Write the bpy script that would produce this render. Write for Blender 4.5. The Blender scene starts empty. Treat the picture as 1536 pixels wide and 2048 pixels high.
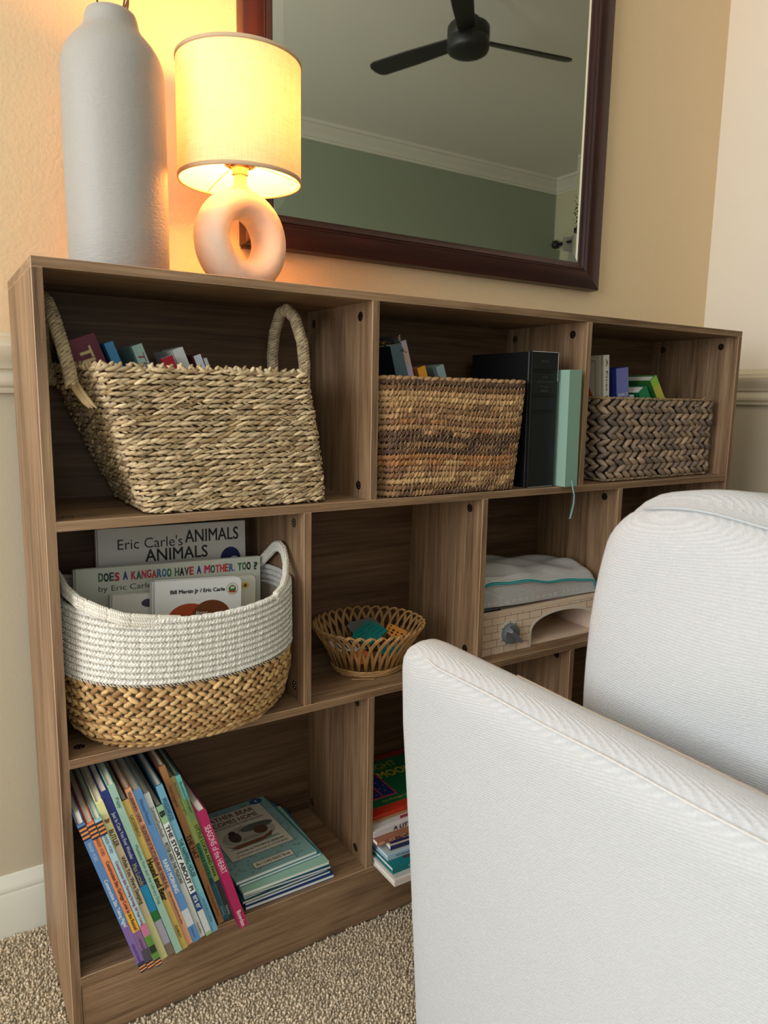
import bpy, math, random
import numpy as np
from mathutils import Vector, Matrix, Euler
random.seed(7); rng = np.random.default_rng(7)
SC = bpy.context.scene
COL = SC.collection
PI = math.pi
def lin(c):
    return tuple(((v/255)/12.92 if v/255 <= .04045 else ((v/255+.055)/1.055)**2.4) for v in c)
# ---------------------------------------------------------------- camera
cam_d = bpy.data.cameras.new('camera'); cam = bpy.data.objects.new('camera', cam_d); COL.objects.link(cam)
cr = Vector((0.84511642, -0.53430636, 0.0171742)); cu = Vector((0.06903681, 0.14094072, 0.98760804)); cf = Vector((0.5301058, 0.83345811, -0.15599813))
M = Matrix((cr, cu, -cf)).transposed().to_4x4(); M.translation = Vector((-0.11867, -0.95198, 0.88546))
cam.matrix_world = M
cam_d.sensor_fit = 'HORIZONTAL'; cam_d.sensor_width = 36.0; cam_d.lens = 1452.77*36/1536
cam_d.clip_start = .02
cam_d.dof.use_dof = True; cam_d.dof.focus_distance = 1.25; cam_d.dof.aperture_fstop = 11
SC.camera = cam
# ---------------------------------------------------------------- exposure, world, daylight and added fill
SC.view_settings.view_transform = 'Standard'; SC.view_settings.look = 'None'; SC.view_settings.gamma = 1
SC.view_settings.use_curve_mapping = False
SC.view_settings.exposure = 0.0
W = bpy.data.worlds.new('world'); SC.world = W; W.use_nodes = True
wn = W.node_tree.nodes['Background']; wn.inputs[0].default_value = (.75, .86, 1, 1); wn.inputs[1].default_value = .6
def area_light(name, loc, rot, sx, sy, power, color):
    d = bpy.data.lights.new(name, 'AREA'); d.shape = 'RECTANGLE'; d.size = sx; d.size_y = sy; d.energy = power; d.color = color
    o = bpy.data.objects.new(name, d); o.location = loc; o.rotation_euler = rot; COL.objects.link(o); return o
# daylight by the left wall, then two unseen, made-up sources for fill
area_light('window_daylight', (-2.53, -1.15, 1.45), (0, -PI/2, 0), 1.6, 1.6, 60, (.90, .95, 1))
area_light('window_daylight', (-0.9, -3.2, 1.5), (PI/2, 0, 0), 1.6, 1.3, 12, (.90, .95, 1))  # unseen source behind the camera, added for fill
area_light('window_daylight', (-1.72, .27, 1.5), (-PI/2, 0, 0), 1.1, 1.3, 66, (.90, .95, 1))  # unseen source added to brighten the ceiling and room
LAMP_GLOW = 180
# ---------------------------------------------------------------- object helpers
def put(o, parent=None, label=None, cat=None, group=None, kind=None):
    COL.objects.link(o)
    if parent is not None: o.parent = parent
    if label: o['label'] = label
    if cat: o['category'] = cat
    if group: o['group'] = group
    if kind: o['kind'] = kind
    return o
def thing(name, label, cat, loc=(0, 0, 0), rot=(0, 0, 0), group=None):
    o = bpy.data.objects.new(name, None); o.empty_display_size = .02
    o.location = loc; o.rotation_euler = rot
    return put(o, None, label, cat, group)
def mesh_obj(name, vs, fs, m, parent=None, smooth=False, cols=None, **kw):
    me = bpy.data.meshes.new(name)
    me.from_pydata([tuple(v) for v in vs] if not isinstance(vs, np.ndarray) else vs.tolist(), [], fs if isinstance(fs, list) else fs.tolist())
    if cols is not None:
        a = me.color_attributes.new('Col', 'FLOAT_COLOR', 'POINT'); c = np.ones((len(vs), 4), np.float32); c[:, :3] = cols
        a.data.foreach_set('color', c.ravel())
    if smooth: me.polygons.foreach_set('use_smooth', [True]*len(me.polygons))
    if m is not None: me.materials.append(m)
    me.update()
    o = bpy.data.objects.new(name, me)
    return put(o, parent, **kw)
class MB:
    """collects shapes for one mesh"""
    def __init__(s): s.v = []; s.f = []
    def add(s, vs, fs):
        n = len(s.v); s.v += [tuple(v) for v in vs]; s.f += [tuple(i+n for i in f) for f in fs]; return s
    def box(s, a, b, mt=None):
        x0, y0, z0 = a; x1, y1, z1 = b
        vs = [Vector(p) for p in ((x0,y0,z0),(x1,y0,z0),(x1,y1,z0),(x0,y1,z0),(x0,y0,z1),(x1,y0,z1),(x1,y1,z1),(x0,y1,z1))]
        if mt: vs = [mt @ v for v in vs]
        return s.add(vs, [(0,3,2,1),(4,5,6,7),(0,1,5,4),(1,2,6,5),(2,3,7,6),(3,0,4,7)])
    def tube(s, pts, r, n=8, closed=False, cap=True, flat=1.0):
        pts = [Vector(p) for p in pts]; rs = r if isinstance(r, (list, tuple)) else [r]*len(pts)
        N = len(pts); vs = []; up = None
        for i, p in enumerate(pts):
            t = (pts[(i+1) % N]-pts[i-1]) if closed else (pts[min(i+1, N-1)]-pts[max(i-1, 0)])
            t.normalize()
            if up is None: up = Vector((0, 0, 1)) if abs(t.z) < .9 else Vector((1, 0, 0))
            b = t.cross(up).normalized(); up = b.cross(t).normalized()
            for k in range(n):
                a = 2*PI*k/n; vs.append(p+(b*math.cos(a)*flat+up*math.sin(a))*rs[i])
        fs = [];
        for i in range(N if closed else N-1):
            j = (i+1) % N
            for k in range(n):
                l = (k+1) % n; fs.append((i*n+k, i*n+l, j*n+l, j*n+k))
        if not closed and cap: fs += [tuple(range(n-1, -1, -1)), tuple((N-1)*n+k for k in range(n))]
        return s.add(vs, fs)
    def lathe(s, prof, n=48, c=(0, 0, 0), cap=True, closed=False):
        vs = [(c[0]+r*math.cos(2*PI*k/n), c[1]+r*math.sin(2*PI*k/n), c[2]+z) for r, z in prof for k in range(n)]
        fs = []; P = len(prof)
        for i in range(P if closed else P-1):
            j = (i+1) % P
            for k in range(n):
                l = (k+1) % n; fs.append((i*n+k, i*n+l, j*n+l, j*n+k))
        if cap and not closed: fs += [tuple(range(n-1, -1, -1)), tuple((P-1)*n+k for k in range(n))]
        return s.add(vs, fs)
    def extrude(s, poly, z0, z1, mt=None):
        n = len(poly); vs = [Vector((x, y, z)) for z in (z0, z1) for x, y in poly]
        if mt: vs = [mt @ v for v in vs]
        return s.add(vs, [tuple(range(n-1, -1, -1)), tuple(range(n, 2*n))]+[(k, (k+1) % n, n+(k+1) % n, n+k) for k in range(n)])
    def build(s, name, m, parent=None, smooth=False, bevel=0, seg=2, **kw):
        o = mesh_obj(name, s.v, s.f, m, parent, smooth, **kw)
        if bevel:
            b = o.modifiers.new('bevel', 'BEVEL'); b.width = bevel; b.segments = seg; b.limit_method = 'ANGLE'; b.harden_normals = False
        return o
def shade_auto(o):
    o.data.polygons.foreach_set('use_smooth', [True]*len(o.data.polygons))
    m = o.modifiers.new('edges', 'EDGE_SPLIT'); m.split_angle = math.radians(35)
# ---------------------------------------------------------------- materials
def mat(name, rgb, rough=.6, bump=0, bscale=200, metal=0, var=0, vscale=8, spec=.5, attr=False, sheen=0, stretch=(1, 1, 1), coord='Object', raw=False):
    m = bpy.data.materials.new(name); m.use_nodes = True; nt = m.node_tree; N = nt.nodes; L = nt.links
    p = N['Principled BSDF']; p.inputs['Roughness'].default_value = rough; p.inputs['Metallic'].default_value = metal
    p.inputs['Specular IOR Level'].default_value = spec
    if sheen: p.inputs['Sheen Weight'].default_value = sheen
    c = (*(rgb if raw else lin(rgb)), 1); p.inputs['Base Color'].default_value = c
    tc = N.new('ShaderNodeTexCoord'); mp = N.new('ShaderNodeMapping'); mp.inputs['Scale'].default_value = stretch
    L.new(tc.outputs[coord], mp.inputs[0])
    src = None
    if attr:
        a = N.new('ShaderNodeAttribute'); a.attribute_name = 'Col'
        mx = N.new('ShaderNodeMix'); mx.data_type = 'RGBA'; mx.blend_type = 'MULTIPLY'; mx.inputs[0].default_value = 1
        mx.inputs[6].default_value = c; L.new(a.outputs['Color'], mx.inputs[7]); src = mx.outputs[2]
    if var:
        n = N.new('ShaderNodeTexNoise'); n.inputs['Scale'].default_value = vscale; n.inputs['Detail'].default_value = 6; L.new(mp.outputs[0], n.inputs['Vector'])
        r = N.new('ShaderNodeMapRange'); r.inputs[1].default_value = .3; r.inputs[2].default_value = .7; r.inputs[3].default_value = 1-var; r.inputs[4].default_value = 1+var*.6
        L.new(n.outputs[0], r.inputs[0])
        mx = N.new('ShaderNodeMix'); mx.data_type = 'RGBA'; mx.blend_type = 'MULTIPLY'; mx.inputs[0].default_value = 1
        if src: L.new(src, mx.inputs[6])
        else: mx.inputs[6].default_value = c
        L.new(r.outputs[0], mx.inputs[7]); src = mx.outputs[2]
    if src: L.new(src, p.inputs['Base Color'])
    if bump:
        n = N.new('ShaderNodeTexNoise'); n.inputs['Scale'].default_value = bscale; n.inputs['Detail'].default_value = 4; L.new(mp.outputs[0], n.inputs['Vector'])
        b = N.new('ShaderNodeBump'); b.inputs['Strength'].default_value = bump; b.inputs['Distance'].default_value = .002
        L.new(n.outputs[0], b.inputs['Height']); L.new(b.outputs[0], p.inputs['Normal'])
    return m
def wood(name, dark, mid, light, grain='z', rough=.5, freq=1.0, contrast=1.0):
    m = bpy.data.materials.new(name); m.use_nodes = True; nt = m.node_tree; N = nt.nodes; L = nt.links; p = N['Principled BSDF']
    p.inputs['Roughness'].default_value = rough; p.inputs['Specular IOR Level'].default_value = .35
    tc = N.new('ShaderNodeTexCoord'); oi = N.new('ShaderNodeObjectInfo'); ad = N.new('ShaderNodeVectorMath'); ad.operation = 'MULTIPLY_ADD'
    ad.inputs[1].default_value = (3.7, 5.1, 4.3); L.new(oi.outputs['Random'], ad.inputs[0]); L.new(tc.outputs['Object'], ad.inputs[2])
    def noise(sc, det, dist):
        v = [sc[0]*freq]*3; i = 'xyz'.index(grain); v[i] = sc[1]*freq
        mp = N.new('ShaderNodeMapping'); mp.inputs['Scale'].default_value = v; L.new(ad.outputs[0], mp.inputs[0])
        n = N.new('ShaderNodeTexNoise'); n.inputs['Scale'].default_value = 1; n.inputs['Detail'].default_value = det; n.inputs['Distortion'].default_value = dist
        L.new(mp.outputs[0], n.inputs['Vector']); return n.outputs[0]
    broad = noise((14, 1.6), 3, 1.2); fine = noise((420, 14), 3, .3); mid_n = noise((90, 3.2), 4, .8)
    # cathedral figure: rings from a distorted distance field
    v = [24*freq]*3; v['xyz'.index(grain)] = 2.6*freq
    mp = N.new('ShaderNodeMapping'); mp.inputs['Scale'].default_value = v; L.new(ad.outputs[0], mp.inputs[0])
    wv = N.new('ShaderNodeTexNoise'); wv.inputs['Scale'].default_value = .35; wv.inputs['Detail'].default_value = 1.5; wv.inputs['Distortion'].default_value = .6; L.new(mp.outputs[0], wv.inputs['Vector'])
    mu = N.new('ShaderNodeMath'); mu.operation = 'MULTIPLY'; mu.inputs[1].default_value = 55; L.new(wv.outputs[0], mu.inputs[0])
    sn = N.new('ShaderNodeMath'); sn.operation = 'SINE'; L.new(mu.outputs[0], sn.inputs[0])
    def m2(op, a, b):
        x = N.new('ShaderNodeMath'); x.operation = op
        for i, q in enumerate((a, b)):
            if isinstance(q, (int, float)): x.inputs[i].default_value = q
            else: L.new(q, x.inputs[i])
        return x.outputs[0]
    t = m2('ADD', m2('MULTIPLY', m2('SUBTRACT', broad, .5), .9*contrast), m2('MULTIPLY', m2('SUBTRACT', mid_n, .5), 1.2*contrast))
    t = m2('ADD', t, m2('MULTIPLY', sn.outputs[0], .07*contrast)); t = m2('ADD', t, m2('MULTIPLY', m2('SUBTRACT', fine, .5), .9*contrast)); t = m2('ADD', t, .5)
    cr_ = N.new('ShaderNodeValToRGB'); e = cr_.color_ramp.elements; e[0].position = .12; e[0].color = (*lin(dark), 1); e[1].position = .88; e[1].color = (*lin(light), 1)
    k = cr_.color_ramp.elements.new(.5); k.color = (*lin(mid), 1); L.new(t, cr_.inputs[0]); L.new(cr_.outputs[0], p.inputs['Base Color'])
    b = N.new('ShaderNodeBump'); b.inputs['Strength'].default_value = .12; b.inputs['Distance'].default_value = .001; L.new(fine, b.inputs['Height']); L.new(b.outputs[0], p.inputs['Normal'])
    return m
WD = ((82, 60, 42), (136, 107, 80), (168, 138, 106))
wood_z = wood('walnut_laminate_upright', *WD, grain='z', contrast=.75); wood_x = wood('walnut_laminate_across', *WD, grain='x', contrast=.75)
M_band = mat('pale_edge_band', (205, 172, 138), .4)  # pale band that also paints the highlight along the board edges
M_wall = mat('beige_wall_paint', (226, 200, 160), .75, bump=.5, bscale=180, var=.02, vscale=3)
M_wall_r = mat('pale_beige_wall_paint', (240, 230, 214), .75, bump=.2, bscale=260)
M_dado = mat('grey_beige_dado_paint', (196, 184, 160), .7, bump=.15, bscale=260)
M_trim = mat('cream_trim_paint', (212, 200, 176), .45)
M_trimw = mat('white_trim_paint', (222, 220, 206), .45)
M_sage = mat('sage_wall_paint', (150, 160, 140), .8, bump=.1)
M_ceil = mat('white_ceiling_paint', (240, 238, 228), .85, bump=.15)
_pc = {}
def paint(rgb, rough=.45):
    k = (tuple(rgb), rough)
    if k not in _pc: _pc[k] = mat('printed_board_%d_%d_%d' % tuple(rgb), rgb, rough, spec=.4)
    return _pc[k]
M_page = mat('cream_paper', (226, 218, 200), .85, var=.1, vscale=900, stretch=(1, .02, .02))
M_pagew = mat('white_paper', (236, 232, 224), .85)
# ---------------------------------------------------------------- text and flat print
_tc = {}
def text_data(s, bold):
    k = (s, bold)
    if k in _tc: return _tc[k]
    c = bpy.data.curves.new('lettering', 'FONT'); c.body = s; c.size = 1; c.resolution_u = 3
    o = bpy.data.objects.new('lettering', c); me = bpy.data.meshes.new_from_object(o)
    v = np.array([q.co[:] for q in me.vertices]); f = [tuple(p.vertices) for p in me.polygons]
    bpy.data.objects.remove(o); bpy.data.curves.remove(c); bpy.data.meshes.remove(me)
    if bold and len(v):                      # heavier strokes: the glyph outlines doubled with a small offset
        n = len(v); d = bold*1.5; v = np.vstack([v+[q*d, r*d*.7, i] for i, (q, r) in enumerate(((-1, -1), (1, 1), (-1, 1), (1, -1)))]); f = [tuple(i+n*k for i in q) for k in range(4) for q in f]
    _tc[k] = (v, f); return _tc[k]
def text(parent, s, org, xd, yd, w, h, rgb, bold=0, align='L', lift=.0004, shear=0, name='lettering'):
    """letters fitted into a w by h box on the plane spanned by xd, yd (parent space); org is the box's lower-left corner"""
    v, f = text_data(s, bold)
    if len(v) == 0: return
    lo = v.min(0); hi = v.max(0); sz = hi-lo
    sx = w/sz[0]; sy = h/sz[1] if h else sx
    xd = np.array(xd, float); yd = np.array(yd, float); nn = np.cross(xd, yd)
    u = (v[:, 0]-lo[0])*sx; t = (v[:, 1]-lo[1])*sy; u = u+t*shear
    P = np.array(org)+np.outer(u, xd)+np.outer(t, yd)+nn*lift+np.outer(v[:, 2], nn)*.00005
    return mesh_obj(name, P, f, paint(rgb), parent)
def plate(parent, poly, org, xd, yd, rgb, lift=.0002, name='printed_patch', mt=None):
    xd = np.array(xd, float); yd = np.array(yd, float); nn = np.cross(xd, yd)
    q = np.array(poly, float); P = np.array(org)+np.outer(q[:, 0], xd)+np.outer(q[:, 1], yd)+nn*lift
    P2 = P-nn*lift*.9; n = len(q)
    fs = [tuple(range(n)), tuple(range(2*n-1, n-1, -1))]+[(k, n+k, n+(k+1) % n, (k+1) % n) for k in range(n)]
    return mesh_obj(name, np.vstack([P, P2]), fs, mt or paint(rgb), parent)
def rect(x0, y0, x1, y1): return [(x0, y0), (x1, y0), (x1, y1), (x0, y1)]
def disc(cx, cy, rx, ry=None, a0=0, a1=360, n=28):
    ry = ry or rx; k = n if a1-a0 == 360 else n+1
    return [(cx+rx*math.cos(math.radians(a0+(a1-a0)*i/n)), cy+ry*math.sin(math.radians(a0+(a1-a0)*i/n))) for i in range(k)]
# ---------------------------------------------------------------- books
X, Y, Z = (1, 0, 0), (0, 1, 0), (0, 0, 1); NX, NY, NZ = (-1, 0, 0), (0, -1, 0), (0, 0, -1)
def book(label, loc, tilt, th, h, d, rgb, spine=None, pages=M_page, group=None, rot=None, hard=True, name='book', side=None):
    """hardback, spine towards -y; origin at its lower left front corner; tilt leans the top to -x"""
    t = thing(name, label, 'book', loc, rot or (0, -math.radians(tilt), 0), group)
    b = .0017 if hard else .0006; ov = .003 if hard else 0
    m = MB()
    prof = [(0, 0), (th, 0), (th, .0055), (th-.0011, .0075), (th, .0095), (th, d), (th-b, d), (th-b, .0025), (b, .0025), (b, d), (0, d), (0, .0095), (.0011, .0075), (0, .0055)] if hard else \
        [(0, 0), (th, 0), (th, d), (th-b, d), (th-b, .001), (b, .001), (b, d), (0, d)]
    m.extrude(prof, 0, h); m.build('cover', paint(side or rgb), t, bevel=.0004 if hard else 0, seg=1)
    MB().box((b+.0001, .0026, ov), (th-b-.0001, d-ov, h-ov)).build('pages', pages, t)
    if side or spine:
        plate(t, rect(0, .0005, th, h-.0005), (0, 0, 0), X, Z, rgb, .00015, 'spine')
    for a, z0, z1, c in (spine or []):            # colour bands given as fractions of the height from the top
        plate(t, rect(.0002, h*(1-z1), th-.0002, h*(1-z0)), (0, 0, 0), X, Z, c, .0003+.00005*a, 'spine_band')
    return t
def spine_text(t, th, h, s, a, b, rgb, bold=0, frac=.62, x0=None, shear=0):
    """text running down the spine from fraction a to b of the height, measured from the top"""
    hh = th*frac; xo = (th-hh)/2 if x0 is None else x0*th
    return text(t, s, (xo, 0, h*(1-a)), NZ, X, h*(b-a), hh, rgb, bold, lift=.0008, shear=shear)
def panel_book(label, loc, rot, w, h, th, rgb, pages=M_pagew, round_c=0, name='picture_book'):
    """book shown cover forwards (cover towards -y), origin lower left front corner"""
    t = thing(name, label, 'book', loc, rot)
    m = MB(); b = .002
    def rr(r):
        if not r: return rect(0, 0, w, h)
        q = []
        for cx, cy, a in ((w-r, r, -90), (w-r, h-r, 0)): q += [(cx+r*math.cos(math.radians(a+i*15)), cy+r*math.sin(math.radians(a+i*15))) for i in range(7)]
        return [(0, 0)]+q+[(0, h)]
    mt = Matrix(((1, 0, 0, 0), (0, 0, 1, 0), (0, 1, 0, 0), (0, 0, 0, 1)))
    m.extrude(rr(round_c), 0, b, mt); m.extrude(rr(round_c), th-b, th, mt); m.box((-.001, 0, 0), (.002, th, h))
    m.build('cover', paint(rgb), t)
    MB().box((.0021, b+.0001, .003), (w-.003, th-b-.0001, h-.003)).build('pages', pages, t)
    return t
def flat_book(label, loc, yaw, w, d, th, rgb, pages=M_pagew, name='paperback', hard=False, spine_front=False, edge=None):
    """book lying on its back cover, origin lower left front corner, spine at the left or at the front"""
    t = thing(name, label, 'book', loc, (0, 0, yaw)); b = .002 if hard else .0007; o = .003 if hard else .0008
    m = MB().box((0, 0, 0), (w, d, b)).box((0, 0, th-b), (w, d, th))
    if spine_front: m.box((0, 0, b), (w, b, th-b))
    else: m.box((0, 0, b), (b, d, th-b))
    m.build('cover', paint(rgb), t, bevel=.0003, seg=1)
    MB().box((b+.0001 if not spine_front else o, b+.0001 if spine_front else o, b+.0001), (w-o, d-o, th-b-.0001)).build('pages', pages, t)
    return t
# ================================================================ the room
YW = .29; XL = -2.6; XR = 4.66; YB = -3.32; ZC = 2.74
def struct(name, mb, m, **kw): return mb.build(name, m, None, kind='structure', **kw)
struct('floor', MB().box((XL-.1, YB-.1, -.1), (XR+.1, YW+.1, -.004)), mat('carpet_backing', (186, 170, 146), .95, var=.3, vscale=300, bump=.5, bscale=500))
struct('ceiling', MB().box((XL-.1, YB-.1, ZC), (XR+.1, YW+.1, ZC+.1)), M_ceil)
RZ = .882                                          # underside of the chair rail
o = struct('wall_back', MB().box((-1.15, YW, RZ), (XR+.1, YW+.1, ZC)).box((XL-.1, YW, RZ), (-2.3, YW+.1, ZC)).box((-2.3, YW, 2.2), (-1.15, YW+.1, ZC)), M_wall)
struct('wall_back_dado', MB().box((-1.15, YW, -.01), (XR+.1, YW+.1, RZ)).box((XL-.1, YW, -.01), (-1.15, YW+.1, .8)).box((XL-.1, YW, .8), (-2.3, YW+.1, RZ)), M_dado)
# short return wall on the right of the bookcase
struct('wall_right', MB().box((1.683, -.12, RZ), (1.81, YW, ZC)), M_wall_r)
struct('wall_right_dado', MB().box((1.683, -.12, -.01), (1.81, YW, RZ)), M_dado)
struct('wall_far_right', MB().box((XR, YB, -.01), (XR+.1, YW, ZC)), mat('pale_green_beige_paint', (206, 203, 170), .8))
# sage wall behind the camera with an opening for added fill light
m = MB(); 
for a, b in (((XL-.1, -1.75), (-.01, ZC)), ((-.05, XR+.1), (-.01, ZC)), ((-1.75, -.05), (-.01, .8)), ((-1.75, -.05), (2.2, ZC))): m.box((a[0], YB-.1, b[0]), (a[1], YB, b[1]))
struct('wall_front', m, M_sage)
m = MB()
for a, b in (((YB, -2.0), (-.01, ZC)), ((-.3, YW), (-.01, ZC)), ((-2.0, -.3), (-.01, .6)), ((-2.0, -.3), (2.3, ZC))): m.box((XL-.1, a[0], b[0]), (XL, a[1], b[1]))
struct('wall_left', m, M_wall)
M_glass = mat('clear_window_glass', (255, 255, 255), 0)
M_glass.node_tree.nodes['Principled BSDF'].inputs['Transmission Weight'].default_value = 1
def window(n, frame, pane):
    f = MB()
    for b in frame: f.box(*b)
    w = struct('window_%d' % n, f, M_trimw); MB().box(*pane).build('pane', M_glass, w)
window(1, [((XL-.08, -2.0, .6), (XL+.01, -1.95, 2.3)), ((XL-.08, -.35, .6), (XL+.01, -.3, 2.3)), ((XL-.08, -1.95, .6), (XL+.01, -.35, .65)), ((XL-.08, -1.95, 2.25), (XL+.01, -.35, 2.3))], ((XL-.06, -1.95, .65), (XL-.055, -.35, 2.25)))
window(2, [((-1.75, YB-.08, .8), (-1.7, YB+.01, 2.2)), ((-.1, YB-.08, .8), (-.05, YB+.01, 2.2)), ((-1.7, YB-.08, .8), (-.1, YB+.01, .85)), ((-1.7, YB-.08, 2.15), (-.1, YB+.01, 2.2))], ((-1.7, YB-.06, .85), (-.1, YB-.055, 2.15)))  # made-up, unseen opening for the fill added behind the camera
window(3, [((-2.3, YW-.01, .8), (-2.25, YW+.08, 2.2)), ((-1.2, YW-.01, .8), (-1.15, YW+.08, 2.2)), ((-2.25, YW-.01, .8), (-1.2, YW+.08, .85)), ((-2.25, YW-.01, 2.15), (-1.2, YW+.08, 2.2))], ((-2.25, YW+.055, .85), (-1.2, YW+.06, 2.15)))  # made-up, unseen opening for the light added to brighten ceiling and sage wall
# chair rail, baseboard, crown moulding: one profile swept along each wall
def sweep(name, prof, a, b, n, m, **kw):
    """prof: (distance from wall, height) pairs; a, b ends on the wall plane; n outward unit"""
    a = Vector(a); b = Vector(b); n = Vector(n); vs = []
    for e in (a, b):
        for d, z in prof: vs.append(e+n*d+Vector((0, 0, z)))
    k = len(prof); fs = [(i, (i+1) % k, k+(i+1) % k, k+i) for i in range(k)]+[tuple(range(k-1, -1, -1)), tuple(range(k, 2*k))]
    o = mesh_obj(name, vs, fs, m, None, kind='structure'); shade_auto(o); return o
rail = [(0, 0), (.010, 0), (.012, .003), (.012, .008), (.016, .010), (.018, .013), (.019, .020), (.016, .027), (.014, .031), (.015, .034), (.020, .036), (.021, .040), (.024, .046), (.030, .054), (.033, .062), (.034, .068), (.031, .073), (.031, .077), (.026, .080), (.012, .083), (.008, .089), (0, .091)]
base = [(0, -.01), (.014, -.01), (.014, .070), (.012, .074), (.013, .078), (.011, .084), (.007, .092), (.004, .098), (0, .1)]
crown = [(0, -.104), (.010, -.104), (.012, -.090), (.022, -.086), (.026, -.078), (.045, -.055), (.070, -.034), (.078, -.022), (.092, -.018), (.096, -.006), (.1, 0), (0, 0)]
sweep('trim_1', rail, (-1.14, YW, RZ), (1.683, YW, RZ), (0, -1, 0), M_trim)
sweep('trim_2', rail, (1.683, YW, RZ), (1.683, -.12, RZ), (-1, 0, 0), M_trim)
sweep('baseboard_back', base, (XL, YW, 0), (1.683, YW, 0), (0, -1, 0), M_trimw)
sweep('baseboard_right', base, (1.683, YW, 0), (1.683, -.12, 0), (-1, 0, 0), M_trimw)
sweep('trim_3', crown, (XL, YB, ZC), (XR, YB, ZC), (0, 1, 0), M_trimw)
sweep('trim_4', crown, (XR, YB, ZC), (XR, YW, ZC), (-1, 0, 0), M_trimw)
# ================================================================ carpet pile
def tufts(x0, x1, y0, y1, pitch, skip):
    nx = int((x1-x0)/pitch); ny = int((y1-y0)/pitch)
    gx, gy = np.meshgrid(np.arange(nx), np.arange(ny)); n = gx.size
    px = x0+(gx.ravel()+rng.uniform(-.45, .45, n))*pitch; py = y0+(gy.ravel()+rng.uniform(-.45, .45, n))*pitch
    k = ~skip(px, py); px = px[k]; py = py[k]; n = len(px)
    ang = rng.uniform(0, 2*PI, n); tx = rng.normal(0, .0016, n); ty = rng.normal(0, .0016, n); r = rng.uniform(.0015, .0027, n); h = rng.uniform(.004, .0085, n)
    vs = np.zeros((n, 9, 3))
    for i in range(4):
        a = ang+i*PI/2
        vs[:, i] = np.stack([px+r*.8*np.cos(a), py+r*.8*np.sin(a), np.full(n, -.005)], 1)
        vs[:, 4+i] = np.stack([px+tx*.6+r*np.cos(a+.5), py+ty*.6+r*np.sin(a+.5), -.005+h*.75], 1)
    vs[:, 8] = np.stack([px+tx, py+ty, -.005+h], 1)
    F = []
    for i in range(4):
        j = (i+1) % 4; F += [(i, j, 4+j), (i, 4+j, 4+i), (4+i, 4+j, 8)]
    F = np.array(F); fs = (F[None]+np.arange(n)[:, None, None]*9).reshape(-1, 3)
    c = rng.uniform(.62, 1.12, (n, 1, 1))*np.ones((1, 9, 3)); c[rng.random(n) < .12] *= .72
    return vs.reshape(-1, 3), fs, c.reshape(-1, 3)
v, f, c = tufts(-.30, .78, -.62, .276, .0042, lambda x, y: ((x > .003) & (x < 1.4) & (y > .001)) | ((y < -.3) & (x < .05)))
cp = mesh_obj('carpet_pile', v, f, mat('carpet_loop_yarn', (216, 198, 171), .95, attr=True), None, True, cols=c, kind='stuff', label='speckled beige grey carpet pile around the foot of the bookcase', cat='carpet')
# ================================================================ bookcase
T = .0123; H = 1.0398; D = .2522; BW = 1.4; z1 = .7276; z2 = .4152; z3 = .0995; DI = .218
bc = thing('bookcase', 'long low walnut-brown bookcase of open cubbies against the beige wall', 'bookcase')
def panel(name, a, b, m, bev=.00042):
    o = MB().box(a, b).build(name, m, bc)
    o.data.materials.append(M_band)
    if bev:
        k = o.modifiers.new('edge', 'BEVEL'); k.width = bev; k.segments = 1; k.material = 1; k.limit_method = 'ANGLE'
    return o
panel('top_panel', (0, 0, H-.0121), (BW, D, H), wood_x)
panel('side_panel', (0, 0, 0), (T, D, H-.0123), wood_z)
panel('side_panel', (BW-T, 0, 0), (BW, D, H-.0123), wood_z)
panel('shelf', (T, .0004, z1-T), (BW-T, DI, z1), wood_x)
panel('shelf', (T, .0004, z2-T), (BW-T, DI, z2), wood_x)
panel('bottom_panel', (T, .0004, z3-T), (BW-T, DI, z3), wood_x)
panel('back_panel', (T, DI, .05), (BW-T, DI+.006, H-.0123), wood('walnut_laminate_back', (64, 45, 31), (100, 74, 52), (126, 97, 71), grain='x', freq=.8, contrast=.7), 0)  # darker than the other boards: cubby shade put into its colour
panel('kickboard', (T+.0012, .0015, 0), (BW-T-.0012, .0135, z3-T), wood_x)
M_cam = mat('dark_steel', (104, 90, 78), .35, metal=1); M_camh = mat('bright_steel', (190, 180, 170), .25, metal=1)
def cam_lock(x, y, z, axis):
    q = Matrix.Translation((x, y, z)) @ (Matrix.Rotation(-PI/2, 4, 'Y') if axis == 'x' else Matrix.Identity(4))
    m = MB(); ring = MB(); n = 20; r = .0068
    m.extrude([(r*math.cos(2*PI*i/n), r*math.sin(2*PI*i/n)) for i in range(n)], -.001, .0003, q)
    o = m.build('cam_lock', M_cam, bc)
    ring.extrude([(r*1.08*math.cos(2*PI*i/n), r*1.08*math.sin(2*PI*i/n)) for i in range(n)], -.001, .00015, q)
    for i in range(4):
        a = i*PI/2+.3; p = Matrix.Translation((math.cos(a)*.0036, math.sin(a)*.0036, 0)) @ Matrix.Rotation(a, 4, 'Z')
        ring.box((-.0012, -.0007, .0003), (.0012, .0007, .0008), q @ p)
    ring.build('slot_ring', M_camh, o)
zt = H-.0123
for x in (.4612, .921): panel('divider', (x, .0006, z1), (x+T, DI, zt), wood_z); [cam_lock(x, y, z, 'x') for y in (.0365, .194) for z in (1.007, .747)]
for x in (.348, .6883, 1.0351): panel('divider', (x, .0006, z2), (x+T, DI, z1-T), wood_z); [cam_lock(x, y, z, 'x') for y in (.035, .194) for z in (.6955, .437)]
for x in (.4633, .925): panel('divider', (x, .0006, z3), (x+T, DI, z2-T), wood_z); [cam_lock(x, y, z, 'x') for y in (.036, .2) for z in (.383, .119)]
cam_lock(BW-T, .04, 1.008, 'x'); cam_lock(BW-T, .19, 1.008, 'x')
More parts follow.
